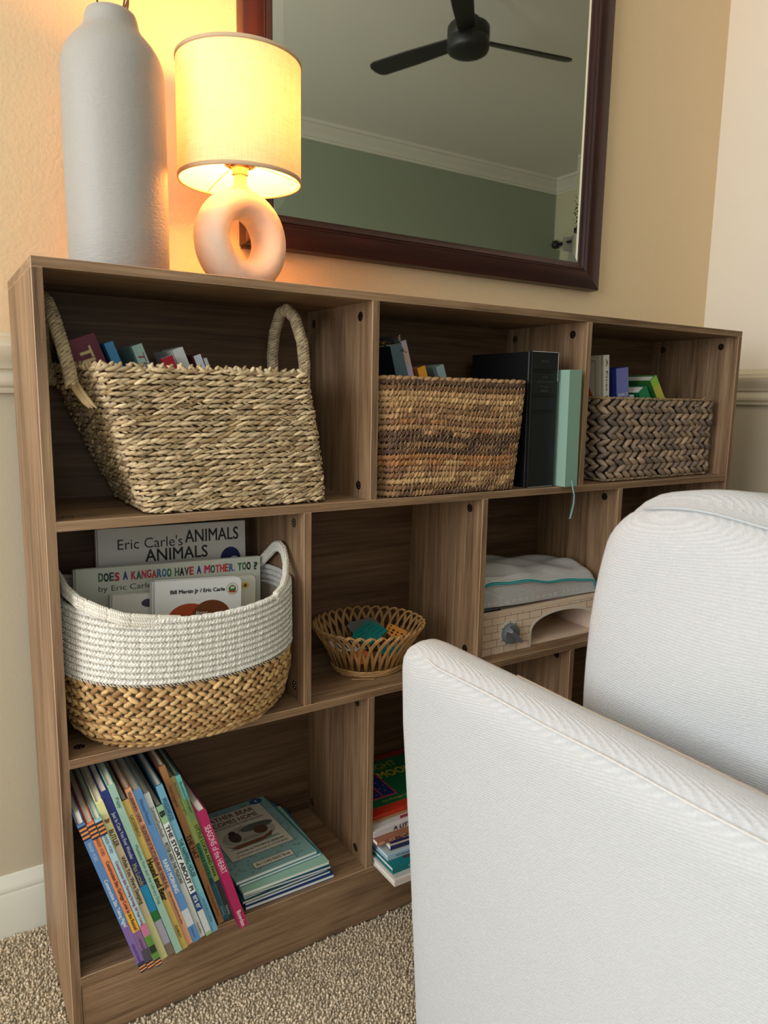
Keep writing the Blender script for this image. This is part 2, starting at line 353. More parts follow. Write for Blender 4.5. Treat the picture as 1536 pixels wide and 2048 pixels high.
for x in (.0308, 1.369): cam_lock(x, .0346, z2, 'z'); cam_lock(x, .0346, z1, 'z')
# ================================================================ mirror
mir = thing('mirror', 'large wall mirror in a dark reddish-brown wooden frame above the bookcase', 'mirror')
x0, x1, zb, ztp = .3663, 1.2358, 1.139, 2.24; yw = YW
wood_m = wood('dark_mahogany', (30, 15, 14), (54, 27, 24), (74, 38, 31), grain='x', rough=.28, contrast=.5)
wood_mz = wood('dark_mahogany_upright', (30, 15, 14), (54, 27, 24), (74, 38, 31), grain='z', rough=.28, contrast=.5)
# (inset from outer edge, stand-off from wall)
fp = [(0, 0), (0, .024), (.0015, .027), (.004, .028), (.038, .0225), (.039, .0215), (.041, .0222), (.0425, .0205), (.0445, .0195), (.0455, .0205), (.0475, .0195), (.049, .018), (.0565, .0155), (.058, .0145), (.058, 0)]
def frame_rail(which):
    vs = []
    for end in (0, 1):
        for w, dd in fp:
            e = .00025
            if which == 'b': p = (x0+w+e if end == 0 else x1-w-e, yw-dd, zb+w)
            if which == 't': p = (x0+w+e if end == 0 else x1-w-e, yw-dd, ztp-w)
            if which == 'l': p = (x0+w, yw-dd, zb+w+e if end == 0 else ztp-w-e)
            if which == 'r': p = (x1-w, yw-dd, zb+w+e if end == 0 else ztp-w-e)
            vs.append(p)
    k = len(fp); fs = [(i, (i+1) % k, k+(i+1) % k, k+i) for i in range(k)]+[tuple(range(k-1, -1, -1)), tuple(range(k, 2*k))]
    o = mesh_obj('frame_rail', vs, fs, wood_m if which in 'bt' else wood_mz, mir); shade_auto(o)
for w in 'btlr': frame_rail(w)
gm = mat('silvered_glass', (214, 222, 208), .012, metal=1)
gm.node_tree.nodes['Principled BSDF'].inputs['Base Color'].default_value = (.76, .80, .74, 1)
gx0, gx1, gz0, gz1 = x0+.057, x1-.057, zb+.057, ztp-.057; yg = yw-.0135; bw_ = .021; dz = .0011
O = [(gx0, yg+dz, gz0), (gx1, yg+dz, gz0), (gx1, yg+dz, gz1), (gx0, yg+dz, gz1)]
I = [(gx0+bw_, yg, gz0+bw_), (gx1-bw_, yg, gz0+bw_), (gx1-bw_, yg, gz1-bw_), (gx0+bw_, yg, gz1-bw_)]
mesh_obj('glass', O+I, [(4, 5, 6, 7), (0, 1, 5, 4), (1, 2, 6, 5), (2, 3, 7, 6), (3, 0, 4, 7)], gm, mir)
# foxing spots at the glass edge near the right rail
fx = MB()
for i in range(26):
    a = gx1-bw_*random.uniform(.55, 1.15); b = 1.305+random.uniform(-.028, .028)+.01*random.random(); r = random.uniform(.0006, .0016)
    yy = yg-.0003
    fx.extrude([(r*math.cos(k), r*1.6*math.sin(k)) for k in (0, 1.2, 2.3, 3.3, 4.4, 5.3)], 0, .0001, Matrix.Translation((a, yy, b)) @ Matrix.Rotation(PI/2, 4, 'X'))
fx.build('foxing', mat('tarnish_brown', (72, 62, 42), .7), mir)
MB().box((x0+.002, yw-.003, zb-.004), (x0+.03, yw-.0001, zb+.02)).build('backing_board', mat('raw_hardboard', (120, 88, 60), .8), mir)
# ================================================================ ceiling fan seen in the mirror
fan = thing('ceiling_fan', 'black three-blade ceiling fan seen reflected in the mirror', 'fan', (2.03, -1.25, 0))
M_blk = mat('matt_black_metal', (34, 34, 34), .42); M_bld = mat('black_fan_blade', (38, 38, 36), .4)
MB().lathe([(.001, ZC), (.062, ZC), (.064, ZC-.03), (.05, ZC-.055), (.02, ZC-.06), (.018, ZC-.065)], 32).build('canopy', M_blk, fan, True)
MB().lathe([(.013, ZC-.06), (.013, 2.52)], 16).build('downrod', M_blk, fan, True)
o = MB().lathe([(.02, 2.54), (.045, 2.53), (.05, 2.505), (.086, 2.50), (.093, 2.49), (.093, 2.45), (.090, 2.445), (.093, 2.44), (.093, 2.405), (.088, 2.394), (.075, 2.386), (.04, 2.381), (.001, 2.38)], 48).build('motor_housing', M_blk, fan); shade_auto(o)
for a in (-110, 12, 133):
    q = Matrix.Rotation(math.radians(a), 4, 'Z') @ Matrix.Translation((0, 0, 2.445)) @ Matrix.Rotation(math.radians(-17), 4, 'X')
    pl = [(.09, -.036), (.30, -.045), (.50, -.047), (.524, -.04), (.535, -.02), (.53, .01), (.515, .035), (.49, .046), (.30, .045), (.09, .036)]
    MB().extrude(pl, -.004, .004, q).build('blade', M_bld, fan, bevel=.002)
# ================================================================ curtain on the far wall seen in the mirror corner
cu_ = thing('curtain', 'grey pleated curtain on a black-finialled rod seen in the mirror corner', 'curtain', (XR, -2.80, 0))
pts = []; m = MB(); n = 60
prof = [(-.05-.02*math.sin(i/n*2*PI*7), -.36+.72*i/n) for i in range(n+1)]
vs = [(x, y, z) for z in (.1, 2.25) for x, y in prof]; fs = [(i, i+1, n+2+i, n+1+i) for i in range(n)]
cm = mat('grey_linen_curtain', (176, 172, 160), .9); o = mesh_obj('cloth', vs, fs, cm, cu_, True); so = o.modifiers.new('thickness', 'SOLIDIFY'); so.thickness = .003
MB().tube([(-.05, -.42, 2.21), (-.05, .42, 2.21)], .011, 10).build('rod', M_blk, cu_, True)
for s in (-1, 1): MB().lathe([(.001, -.04), (.028, -.025), (.036, 0), (.028, .025), (.001, .04)], 16, (-.05, .45*s, 2.21)).build('finial', M_blk, cu_, True)
for s in (-1, 1): MB().box((-.055, .38*s-.008, 2.19), (0, .38*s+.008, 2.20)).build('bracket', M_blk, cu_)
# ================================================================ vase with stems
VX, VY = .1285, .125
vs_ = thing('vase', 'tall matt white bottle-shaped ceramic vase standing left of the lamp', 'vase', (VX, VY, H))
rv = .0655
prof = [(.001, 0), (rv-.004, 0), (rv-.0015, .002), (rv, .006), (rv, .06), (rv+.0005, .14), (rv+.0005, .22), (rv, .262), (rv-.002, .274), (rv-.006, .285), (rv-.013, .296), (rv-.021, .305), (rv-.0265, .311), (rv-.0300, .317), (rv-.0315, .323), (rv-.0325, .329), (rv-.0345, .3345), (rv-.037, .3365), (rv-.040, .335), (rv-.040, .32), (rv-.037, .31), (.001, .30)]
o = MB().lathe(prof, 96, cap=False).build('body', mat('white_stoneware', (164, 161, 156), .42, bump=.35, bscale=150, stretch=(1, 1, 2.4), spec=.35), vs_, True)
st = mat('dried_stem_brown', (98, 74, 48), .8)
for i, (a, r, ln, bx) in enumerate(((200, .02, .32, -.02), (15, .018, .3, .05), (340, .022, .34, .015), (30, .023, .36, .09))):
    ax, ay = r*math.cos(math.radians(a)), r*math.sin(math.radians(a))
    s_ = thing('dried_stem', ['thin dark dried stem at the left of the vase mouth', 'dried stem leaning right in the vase mouth, middle of three', 'thin dried stem rising straight near the right of the vase mouth', 'rightmost orange-lit dried stem in the vase mouth'][i], 'stem', (VX, VY, H))
    pts = [(ax*.6, ay*.6, .302), (ax, ay, .35), (ax+bx*.3, ay, .42), (ax+bx, ay+.01, .35+ln*.7), (ax+bx*1.6, ay+.015, .35+ln)]
    MB().tube(pts, [.0014, .0014, .0013, .001, .0006], 6).build('stalk', st, s_, True)
    for j in range(5):
        u = pts[3]; w = (u[0]+random.uniform(-.012, .012), u[1]+random.uniform(-.012, .012), u[2]+j*.02)
        MB().tube([w, (w[0]+.002, w[1], w[2]+.006), (w[0]+.004, w[1], w[2]+.012)], [.0008, .003, .0004], 6).build('seed_head', st, s_, True)
# ================================================================ table lamp
LX, LY = .3065, .13
lamp = thing('table_lamp', 'lit table lamp with a ring-shaped cream ceramic base and linen drum shade', 'lamp', (LX, LY, H), (0, 0, math.radians(13)))
m = MB(); NU, NV = 72, 28; RM, rr_, rd = .0525, .0235, .033; cz = .0735
vs, fs = [], []
for i in range(NU):
    a = 2*PI*i/NU
    for j in range(NV):
        b = 2*PI*j/NV
        rad = RM+rr_*math.cos(b)*(1-.06*math.sin(a)); x = rad*math.cos(a)*.965; z = cz+rad*math.sin(a)*1.0; y = rd*math.sin(b)*(1+.05*(-math.sin(a)))
        vs.append((x, y, max(z, .0)))
        fs.append((i*NV+j, i*NV+(j+1) % NV, ((i+1) % NU)*NV+(j+1) % NV, ((i+1) % NU)*NV+j))
mesh_obj('ring_base', vs, fs, mat('speckled_cream_ceramic', (226, 208, 186), .8, bump=.3, bscale=900, var=.04, vscale=60), lamp, True)
MB().lathe([(.0125, .146), (.0125, .150), (.0095, .1515), (.0095, .169), (.001, .170)], 24).build('candle_tube', mat('cream_plastic', (232, 224, 190), .5), lamp, True)
o = MB().lathe([(.0105, .166), (.0118, .167), (.0118, .176), (.0135, .178), (.0135, .180), (.001, .1805)], 24).build('socket', mat('brushed_nickel', (176, 150, 120), .35, metal=1), lamp); shade_auto(o)
sh0, sh1, sr = .1590, .3185, .0895
def shade_mat():
    m = bpy.data.materials.new('linen_shade'); m.use_nodes = True; nt = m.node_tree; N = nt.nodes; L = nt.links; N.remove(N['Principled BSDF']); out = N['Material Output']
    tc = N.new('ShaderNodeTexCoord'); fac = []
    for sc in ((40, 40, 900), (700, 700, 40)):
        mp = N.new('ShaderNodeMapping'); mp.inputs['Scale'].default_value = sc; L.new(tc.outputs['Object'], mp.inputs[0]); n = N.new('ShaderNodeTexNoise'); n.inputs['Scale'].default_value = 1; n.inputs['Detail'].default_value = 2; L.new(mp.outputs[0], n.inputs['Vector']); fac.append(n.outputs[0])
    ad = N.new('ShaderNodeMath'); ad.operation = 'ADD'; L.new(fac[0], ad.inputs[0]); L.new(fac[1], ad.inputs[1])
    r = N.new('ShaderNodeValToRGB'); r.color_ramp.elements[0].position = .35; r.color_ramp.elements[0].color = (*lin((216, 192, 160)), 1); r.color_ramp.elements[1].position = .62; r.color_ramp.elements[1].color = (*lin((232, 212, 180)), 1)
    mr = N.new('ShaderNodeMath'); mr.operation = 'MULTIPLY'; mr.inputs[1].default_value = .5; L.new(ad.outputs[0], mr.inputs[0]); L.new(mr.outputs[0], r.inputs[0])
    d = N.new('ShaderNodeBsdfDiffuse'); t = N.new('ShaderNodeBsdfTranslucent'); L.new(r.outputs[0], d.inputs[0]); L.new(r.outputs[0], t.inputs[0])
    x = N.new('ShaderNodeMixShader'); x.inputs[0].default_value = .085; L.new(d.outputs[0], x.inputs[1]); L.new(t.outputs[0], x.inputs[2]); L.new(x.outputs[0], out.inputs[0]); return m
sm = MB(); n = 96
for i in range(n):
    a, b = 2*PI*i/n, 2*PI*(i+1)/n
m = MB(); m.lathe([(sr, sh0), (sr, sh1)], n, cap=False); m.build('shade', shade_mat(), lamp, True)
trim_m = mat('shade_binding_tape', (206, 178, 144), .8)
for z in (sh0, sh1): MB().lathe([(sr+.0009, z-.0028), (sr+.0012, z), (sr+.0009, z+.0028), (sr-.0012, z+.0028), (sr-.0016, z), (sr-.0012, z-.0028)], n, closed=True, cap=False).build('shade_ring', trim_m, lamp, True)
sw = mat('white_wire', (220, 214, 196), .5)
MB().lathe([(.0185, .1785), (.0225, .1795), (.0225, .1835), (.0135, .1835), (.0125, .1775)], 32, closed=True, cap=False).build('fitter_ring', mat('dark_bronze', (92, 66, 48), .4, metal=1), lamp, True)
for a in (-152, -38, 90):
    c_, s_ = math.cos(math.radians(a)), math.sin(math.radians(a))
    MB().tube([(.022*c_, .022*s_, .1815), (.05*c_, .05*s_, .1735), (.078*c_, .078*s_, .1640), ((sr-.002)*c_, (sr-.002)*s_, sh0+.001)], .001, 6).build('fitter_arm', sw, lamp, True)
em = bpy.data.materials.new('lit_bulb'); em.use_nodes = True; pe = em.node_tree.nodes['Principled BSDF']; pe.inputs['Emission Color'].default_value = (1, .43, .115, 1); pe.inputs['Emission Strength'].default_value = LAMP_GLOW; pe.inputs['Base Color'].default_value = (1, .9, .7, 1)
MB().lathe([(.001, .181), (.012, .182), (.013, .238), (.022, .252), (.0285, .268), (.0295, .281), (.026, .295), (.016, .305), (.001, .309)], 24).build('bulb', em, lamp, True)
# ================================================================ weaving helpers
def leaf_base(ring=6, secs=(-.72, -.25, .25, .72), p=.6):
    vs = [(-1, 0, 0)]; 
    for s in secs:
        r = (1-abs(s)**2)**p
        for k in range(ring): a = 2*PI*k/ring; vs.append((s, r*math.cos(a), r*math.sin(a)))
    vs.append((1, 0, 0)); n = len(secs); fs = []
    for k in range(ring):
        l = (k+1) % ring; fs.append((0, 1+l, 1+k)); fs.append((1+(n-1)*ring+k, 1+(n-1)*ring+l, 1+n*ring))
        for i in range(n-1): fs += [(1+i*ring+k, 1+i*ring+l, 1+(i+1)*ring+l), (1+i*ring+k, 1+(i+1)*ring+l, 1+(i+1)*ring+k)]
    return np.array(vs), np.array(fs)
LV, LF = leaf_base()
def resample(P, n, closed=True):
    P = np.asarray(P, float); Q = np.vstack([P, P[:1]]) if closed else P
    d = np.r_[0, np.cumsum(np.linalg.norm(np.diff(Q, axis=0), axis=1))]; s = np.linspace(0, d[-1], n+1)[:-1] if closed else np.linspace(0, d[-1], n)
    return np.stack([np.interp(s, d, Q[:, k]) for k in range(Q.shape[1])], 1), d[-1]
def poly_loop(cs, r, n):
    """rounded polygon through corners cs (counter-clockwise), radius r, n even points"""
    pts = []; k = len(cs)
    for i in range(k):
        p = np.array(cs[i], float); a = np.array(cs[i-1], float)-p; b = np.array(cs[(i+1) % k], float)-p
        la, lb = np.linalg.norm(a), np.linalg.norm(b); a /= la; b /= lb; half = math.acos(max(-1, min(1, a@b)))/2; t = r/math.tan(half)
        s, e = p+a*t, p+b*t
        for j in range(9):
            u = j/8; pts.append((1-u)**2*s+2*u*(1-u)*p+u*u*e)
    q, L = resample(pts, n); return q
def ell_loop(cx, cy, rx, ry, n, p=2.0):
    a = np.linspace(-PI/2, 1.5*PI, 400, endpoint=False); c, s = np.cos(a), np.sin(a)
    return resample(np.stack([cx+rx*np.sign(c)*np.abs(c)**(2/p), cy+ry*np.sign(s)*np.abs(s)**(2/p)], 1), n)[0]
def lobes(loopf, z, dz, count, L, Wd, Th, ang, out=0, phase=0, jit=.12, col=None, cj=.15, zf=None, sub=None, zj=0):
    """spindle-shaped strands set along one course; loopf(h) gives the horizontal loop at height z"""
    n = 720; A = loopf(z, n); B = loopf(z+dz, n); T = np.roll(A, -1, 0)-np.roll(A, 1, 0); T /= np.linalg.norm(T, axis=1)[:, None]
    idx = (((np.arange(count)+phase+rng.uniform(-jit, jit, count)*.5) % count)/count*n).astype(int) % n
    t = np.c_[T[idx], np.zeros(count)]; u = np.c_[(B-A)[idx], np.full(count, dz)]; u /= np.linalg.norm(u, axis=1)[:, None]
    if zf is not None: t[:, 2] = (zf(A[(idx+3) % n])-zf(A[(idx-3) % n]))/np.linalg.norm(A[(idx+3) % n]-A[(idx-3) % n], axis=1); t /= np.linalg.norm(t, axis=1)[:, None]
    nn = np.cross(t, u); nn /= np.linalg.norm(nn, axis=1)[:, None]
    a = np.radians(ang)+rng.normal(0, jit*.4, count)
    ax = np.cos(a)[:, None]*t+np.sin(a)[:, None]*u; bx = np.cross(nn, ax)
    sl = L*rng.uniform(1-jit, 1+jit, count); sw_ = Wd*rng.uniform(1-jit, 1+jit, count); st_ = Th*rng.uniform(1-jit, 1+jit, count)
    zz = np.full(count, z)+(zf(A[idx]) if zf is not None else 0)+rng.normal(0, 1, count)*zj
    c = np.c_[A[idx], zz]+nn*(out+rng.normal(0, Th*jit*.6, count))[:, None]
    V = c[:, None]+LV[None, :, 0:1]*(ax*sl[:, None]/2)[:, None]+LV[None, :, 1:2]*(bx*sw_[:, None]/2)[:, None]+LV[None, :, 2:3]*(nn*st_[:, None]/2)[:, None]
    F = LF[None]+np.arange(count)[:, None, None]*len(LV)
    cc = np.ones((count, 3)) if col is None else np.array(col(A[idx], count)) if callable(col) else np.tile(col, (count, 1))
    cc = cc*rng.uniform(1-cj, 1+cj, count)[:, None]
    tone = 1-.35*np.clip(-LV[:, 2], 0, 1)                       # strand colour darkens towards the inner side
    CC = cc[:, None]*tone[None, :, None]
    return V.reshape(-1, 3), F.reshape(-1, 3), CC.reshape(-1, 3)
def merge(parts):
    V, F, C, n = [], [], [], 0
    for v, f, c in parts: V.append(v); F.append(f+n); C.append(c); n += len(v)
    return np.vstack(V), np.vstack(F), np.vstack(C)
def wobj(name, parts, m, parent, **kw):
    v, f, c = merge(parts); return mesh_obj(name, v, f, m, parent, True, cols=c, **kw)
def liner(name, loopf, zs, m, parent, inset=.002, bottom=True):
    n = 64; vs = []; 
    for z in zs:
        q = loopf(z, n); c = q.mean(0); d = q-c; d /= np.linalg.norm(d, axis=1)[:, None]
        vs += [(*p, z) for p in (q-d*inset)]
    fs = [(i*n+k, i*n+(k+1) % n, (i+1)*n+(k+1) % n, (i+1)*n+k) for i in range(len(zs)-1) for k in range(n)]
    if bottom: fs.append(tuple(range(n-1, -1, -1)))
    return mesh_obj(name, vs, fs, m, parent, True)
def lerp_loop(bot, top, zb, zt, r0, r1, bulge=0):
    bot = np.array(bot, float); top = np.array(top, float)
    def f(z, n):
        h = (z-zb)/(zt-zb); c = bot*(1-h)+top*h; m = c.mean(0); c = m+(c-m)*(1+bulge*math.sin(PI*min(max(h, 0), 1)))
        return poly_loop(c, r0*(1-h)+r1*h, n)
    return f
sg = np.array(lin((206, 178, 134))); 
# ================================================================ seagrass basket (upper left cubby)
M_sea = mat('dried_seagrass', (255, 255, 255), .75, attr=True, bump=.4, bscale=500, stretch=(1, 1, 3), var=.18, vscale=90)
b1 = thing('seagrass_basket', 'wide pale woven seagrass basket with two looped handles in the upper left cubby', 'basket', (0, 0, 0))
f1 = lerp_loop([(.122, .004), (.392, .012), (.396, .2), (.125, .2)], [(.071, -.006), (.358, .002), (.372, .2), (.035, .196)], z1+.004, .919, .022, .022, .012)
def c_sea(P, n):
    k = rng.random(n)[:, None]; return np.array(lin((232, 208, 168)))*(1-k)+np.array(lin((158, 130, 90)))*k
NR = 25; zr = np.linspace(z1+.0065, .915, NR)
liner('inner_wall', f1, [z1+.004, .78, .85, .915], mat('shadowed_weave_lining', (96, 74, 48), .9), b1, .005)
for i, z in enumerate(zr):
    sgn = 1 if i % 2 else -1
    L1 = lobes(f1, z, .005, 88, .0225, .0056, .0062, 13, .0004, rng.random(), .22, c_sea, .28, zj=.0005)
    L2 = lobes(f1, z-.0022, .005, 88, .0150, .0030, .0040, -24, -.0012, rng.random(), .25, c_sea, .3, zj=.0006)
    wobj('woven_course', [L1, L2], M_sea, b1)
L1 = lobes(f1, .9195, .005, 80, .0125, .0058, .0066, 52, -.0002, 0, .2, c_sea, .2); L2 = lobes(f1, .917, .005, 74, .016, .006, .008, -35, -.001, .5, .3, c_sea, .2)
wobj('rim', [L1, L2], M_sea, b1)
def rope_handle(name, pts, r, parent, m, col, pitch=.0045, n=240, cj=.15):
    """arched handle with a cord wound closely round it"""
    P, L = resample(pts, 200, False); parts = []
    cnt = int(L/pitch); s = np.linspace(0, 199, cnt).astype(int)
    for off in range(6):
        idx = np.clip(s+off*0, 0, 198); T_ = P[np.clip(idx+2, 0, 199)]-P[np.clip(idx-2, 0, 199)]; T_ /= np.linalg.norm(T_, axis=1)[:, None]
        ref = np.array([0, 1., .2]); b = np.cross(T_, ref); b /= np.linalg.norm(b, axis=1)[:, None]; e = np.cross(b, T_)
        ph = off*PI/3; nn = b*math.cos(ph)+e*math.sin(ph); w = np.cross(T_, nn)
        ax = w*.9+T_*.42; ax /= np.linalg.norm(ax, axis=1)[:, None]; bx = np.cross(nn, ax)
        shift = T_*(pitch*off/6)[..., None] if False else T_*(pitch*off/6)
        c = P[idx]+nn*(r*.82)+shift
        V = c[:, None]+LV[None, :, 0:1]*(ax*r*.85)[:, None]+LV[None, :, 1:2]*(bx*pitch*.62)[:, None]+LV[None, :, 2:3]*(nn*r*.32)[:, None]
        cc = np.array([col() for _ in range(cnt)])[:, None]*np.ones((1, len(LV), 1))
        parts.append((V.reshape(-1, 3), (LF[None]+np.arange(cnt)[:, None, None]*len(LV)).reshape(-1, 3), cc.reshape(-1, 3)))
    core = MB().tube(P[::6].tolist(), r*.8, 8); n0 = len(core.v)
    fs = np.array([g for q in core.f for g in ([(q[0], q[1], q[2]), (q[0], q[2], q[3])] if len(q) == 4 else [(q[0], q[i], q[i+1]) for i in range(1, len(q)-1)])])
    parts.append((np.array([tuple(v) for v in core.v]), fs, np.tile(np.array(col())*.6, (n0, 1))))
    return wobj(name, parts, m, parent)
hc = lambda: np.array(lin((200, 178, 140)))*random.uniform(.65, 1.1)
rope_handle('handle', [(.0450, .042, .893), (.0425, .044, .915), (.0370, .052, .945), (.0315, .064, .975), (.0275, .082, .996), (.026, .105, 1.004), (.026, .13, .995), (.028, .15, .965), (.032, .165, .93), (.04, .172, .90)], .0078, b1, M_sea, hc)
rope_handle('handle', [(.376, .058, .90), (.377, .058, .93), (.376, .064, .965), (.372, .080, 1.000), (.369, .100, 1.0155), (.366, .120, 1.012), (.364, .138, .985), (.364, .148, .95), (.366, .150, .92), (.368, .150, .90)], .0078, b1, M_sea, hc)
for dx, dy in ((0, 0), (.004, -.004), (-.003, .002)): MB().tube([(.046+dx, .038+dy, .896), (.051+dx, .028+dy, .884), (.057+dx, .016+dy, .873), (.062+dx, .008+dy, .866)], [.0028, .0030, .0026, .001], 7).build('handle_tail', mat('seagrass_cord', (176, 150, 108), .8), b1, True)
# books standing in it, leaning left
def in_basket(label, tl, y, th, h, d, rgb, tilt=21, **kw):
    a = math.radians(tilt); x = tl[0]+h*math.sin(a); z = tl[1]-h*math.cos(a)
    return book(label, (x, y, z), tilt, th, h, d, rgb, **kw)
bk = in_basket('thick maroon book with gold capitals leaning left in the seagrass basket', (0.0455, 0.9495), 0.085, 0.0392, .150, .105, (112, 40, 60), side=(98, 36, 56))
spine_text(bk, .0392, .150, 'TH', .09, .30, (222, 196, 140), .02, .42)
in_basket('slim bright blue book next to the maroon one in the seagrass basket', (0.0942, 0.9497), 0.085, .0120, .155, .10, (74, 148, 204), side=(58, 122, 176))
bk = in_basket('pale mint book with curly red lettering in the seagrass basket', (0.1297, 0.9478), 0.085, .0146, .16, .10, (176, 208, 200), side=(150, 190, 182))
spine_text(bk, .0146, .16, 'The', .06, .27, (150, 70, 84), 0, .6, shear=.3)
bk = in_basket('white book with a pomegranate on its spine in the seagrass basket', (0.1853, 0.9454), 0.085, .0158, .18, .10, (226, 226, 222))
plate(bk, disc(.0085, .145, .0052), (0, 0, 0), X, Z, (150, 44, 52), .0007, 'printed_fruit'); plate(bk, disc(.005, .152, .0035, .0022), (0, 0, 0), X, Z, (70, 110, 64), .0008, 'printed_leaf')
in_basket('red-covered book low in front of the white pomegranate book in the seagrass basket', (0.1655, 0.9321), 0.07, .0165, .165, .008, (176, 28, 48), hard=False)
bk = in_basket('small white book with a black bar on its spine in the seagrass basket', (0.215, 0.9388), 0.085, .0108, .175, .10, (214, 220, 228), side=(110, 60, 52))
plate(bk, rect(.003, .152, .0085, .154), (0, 0, 0), X, Z, (24, 26, 34), .0007, 'printed_bar')
in_basket('slim pale grey book at the right end of the row in the seagrass basket', (0.2299, 0.9357), 0.085, .005, .172, .10, (204, 206, 204))
# ================================================================ coiled banana-leaf basket (upper middle cubby)
M_coil = mat('dried_banana_leaf', (255, 255, 255), .7, attr=True, bump=.5, bscale=600, stretch=(1, 1, 2), var=.22, vscale=70)
b2 = thing('coiled_basket', 'brown coiled banana-leaf basket with pale stitching in the upper middle cubby', 'basket', (0, 0, 0))
f2 = lerp_loop([(.488, .002), (.776, .006), (.782, .2), (.486, .2)], [(.477, .006), (.788, .006), (.786, .206), (.478, .204)], z1+.003, .912, .05, .03, .004)
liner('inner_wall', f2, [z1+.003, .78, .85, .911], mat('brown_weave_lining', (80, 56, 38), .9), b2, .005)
tones = [(150, 112, 76), (128, 92, 62), (176, 136, 92), (104, 74, 54), (190, 150, 104), (138, 98, 68), (204, 166, 114), (172, 118, 72), (92, 66, 52), (182, 140, 98)]
order = [3, 1, 6, 4, 5, 7, 7, 8, 0, 8, 3, 2, 5, 9, 0, 2, 6, 4, 1, 3]
NR = len(order); zr = np.linspace(z1+.006, .9095, NR)
def wav(i):
    a = .0045*math.sin(i/NR*PI)
    return lambda P: a*np.sin((P[:, 0]-.48)*18+.4)*np.clip((.1-P[:, 1])*12, 0, 1)
for i, z in enumerate(zr):
    base_c = np.array(lin(tones[order[i]])); alt = np.array(lin(tones[(order[i]*3+i) % 10])); ph = rng.uniform(0, 6, 3)
    def cc(P, n, base_c=base_c, alt=alt, ph=ph):
        s = .5+.5*np.sin(P[:, 0]*31+P[:, 1]*23+ph[0])*np.sin(P[:, 0]*57+ph[1]); k = np.clip((s-.55)*4, 0, 1)[:, None]
        return base_c*(1-k)+alt*k
    L1 = lobes(f2, z, .005, 130, .0125, .0068, .0096, 58, .0002, rng.random(), .14, cc, .14, zf=wav(i))
    L0 = lobes(f2, z, .005, 60, .026, .0090, .0090, 3, -.0002, 0, .05, cc, .1, zf=wav(i))
    wobj('coil', [L0, L1], M_coil, b2)
L1 = lobes(f2, .9155, .005, 70, .02, .008, .009, 10, 0, 0, .1, lin((176, 136, 96)), .12); L2 = lobes(f2, .9155, .005, 22, .010, .002, .0098, 70, 0, 0, .2, lin((84, 58, 38)), .1)
wobj('rim', [L1, L2], M_coil, b2)
th_parts = []
for i in range(NR-1):
    z = (zr[i]+zr[i+1])/2
    for a, p in ((62, 0),): th_parts.append(lobes(f2, z, .005, 110, .0058, .0006, .0009, a, .0046, p, .3, lin((214, 186, 138)), .1, zf=wav(i)))
wobj('stitching', th_parts, mat('pale_stitch_thread', (255, 255, 255), .7, attr=True), b2, kind='stuff')
# books in it
bk = in_basket('dark slate zipped book cover with a handle tab in the coiled basket', (.5245, .9665), .05, .0224, .20, .13, (84, 102, 110), 15, hard=False, side=(36, 44, 50))
MB().tube([(.0205, .0, .187), (.0205, .012, .205), (.0205, .045, .2115), (.0205, .075, .206), (.0205, .085, .19)], .0022, 8, flat=2.2).build('handle_tab', paint((60, 72, 78)), bk, True)
MB().tube([(.002, .001, .1), (.002, .001, .19), (.002, .02, .2025), (.002, .1, .2025)], .0012, 6).build('zip', paint((22, 26, 30)), bk, True)
bk = in_basket('slim lilac photo-covered book leaning beside the slate one in the coiled basket', (.5478, .9755), .055, .0108, .20, .12, (186, 170, 186), 17, side=(150, 146, 128))
for z_, x_, r_ in ((.185, .006, .0028), (.176, .0045, .0035), (.165, .0065, .003)): plate(bk, disc(x_, z_, r_, r_*1.8), (0, 0, 0), X, Z, (206, 160, 140), .0007, 'printed_shape')
spine_text(bk, .0108, .20, 'BORN TO RUN', .30, .62, (240, 236, 240), .01, .3)
t_ = thing('bookmark', 'thin white bookmark stick poking up above the lilac book', 'bookmark', (.5528, .062, .972), (0, math.radians(-10), 0)); MB().box((-.0005, 0, -.01), (.0005, .006, .0125)).build('strip', paint((210, 196, 176)), t_); MB().lathe([(.0001, .0125), (.0014, .0135), (.0001, .0148)], 10).build('tip', paint((230, 222, 210)), t_)
t_ = thing('ribbon', 'crumpled mustard ribbon behind the slate book cover', 'ribbon', (.546, .10, .975))
MB().tube([(-.006, 0, -.02), (-.003, .002, 0), (.001, -.001, .004), (.004, .001, .001), (.007, 0, .003), (.008, 0, -.02)], [.001, .002, .0025, .0022, .002, .001], 7, flat=2).build('loop', paint((170, 128, 58)), t_, True)
bk = in_basket('orange book with a black initial showing above the coiled basket', (.5783, .9335), .05, .0165, .165, .11, (224, 150, 44), 20, side=(150, 84, 28))
spine_text(bk, .0165, .165, 'J', .085, .14, (60, 34, 14), .01, .5, shear=.2)
in_basket('grey-green book with a lifted dust jacket right of the orange book', (.6205, .9375), .055, .0160, .17, .11, (140, 162, 156), 20, side=(112, 128, 122))
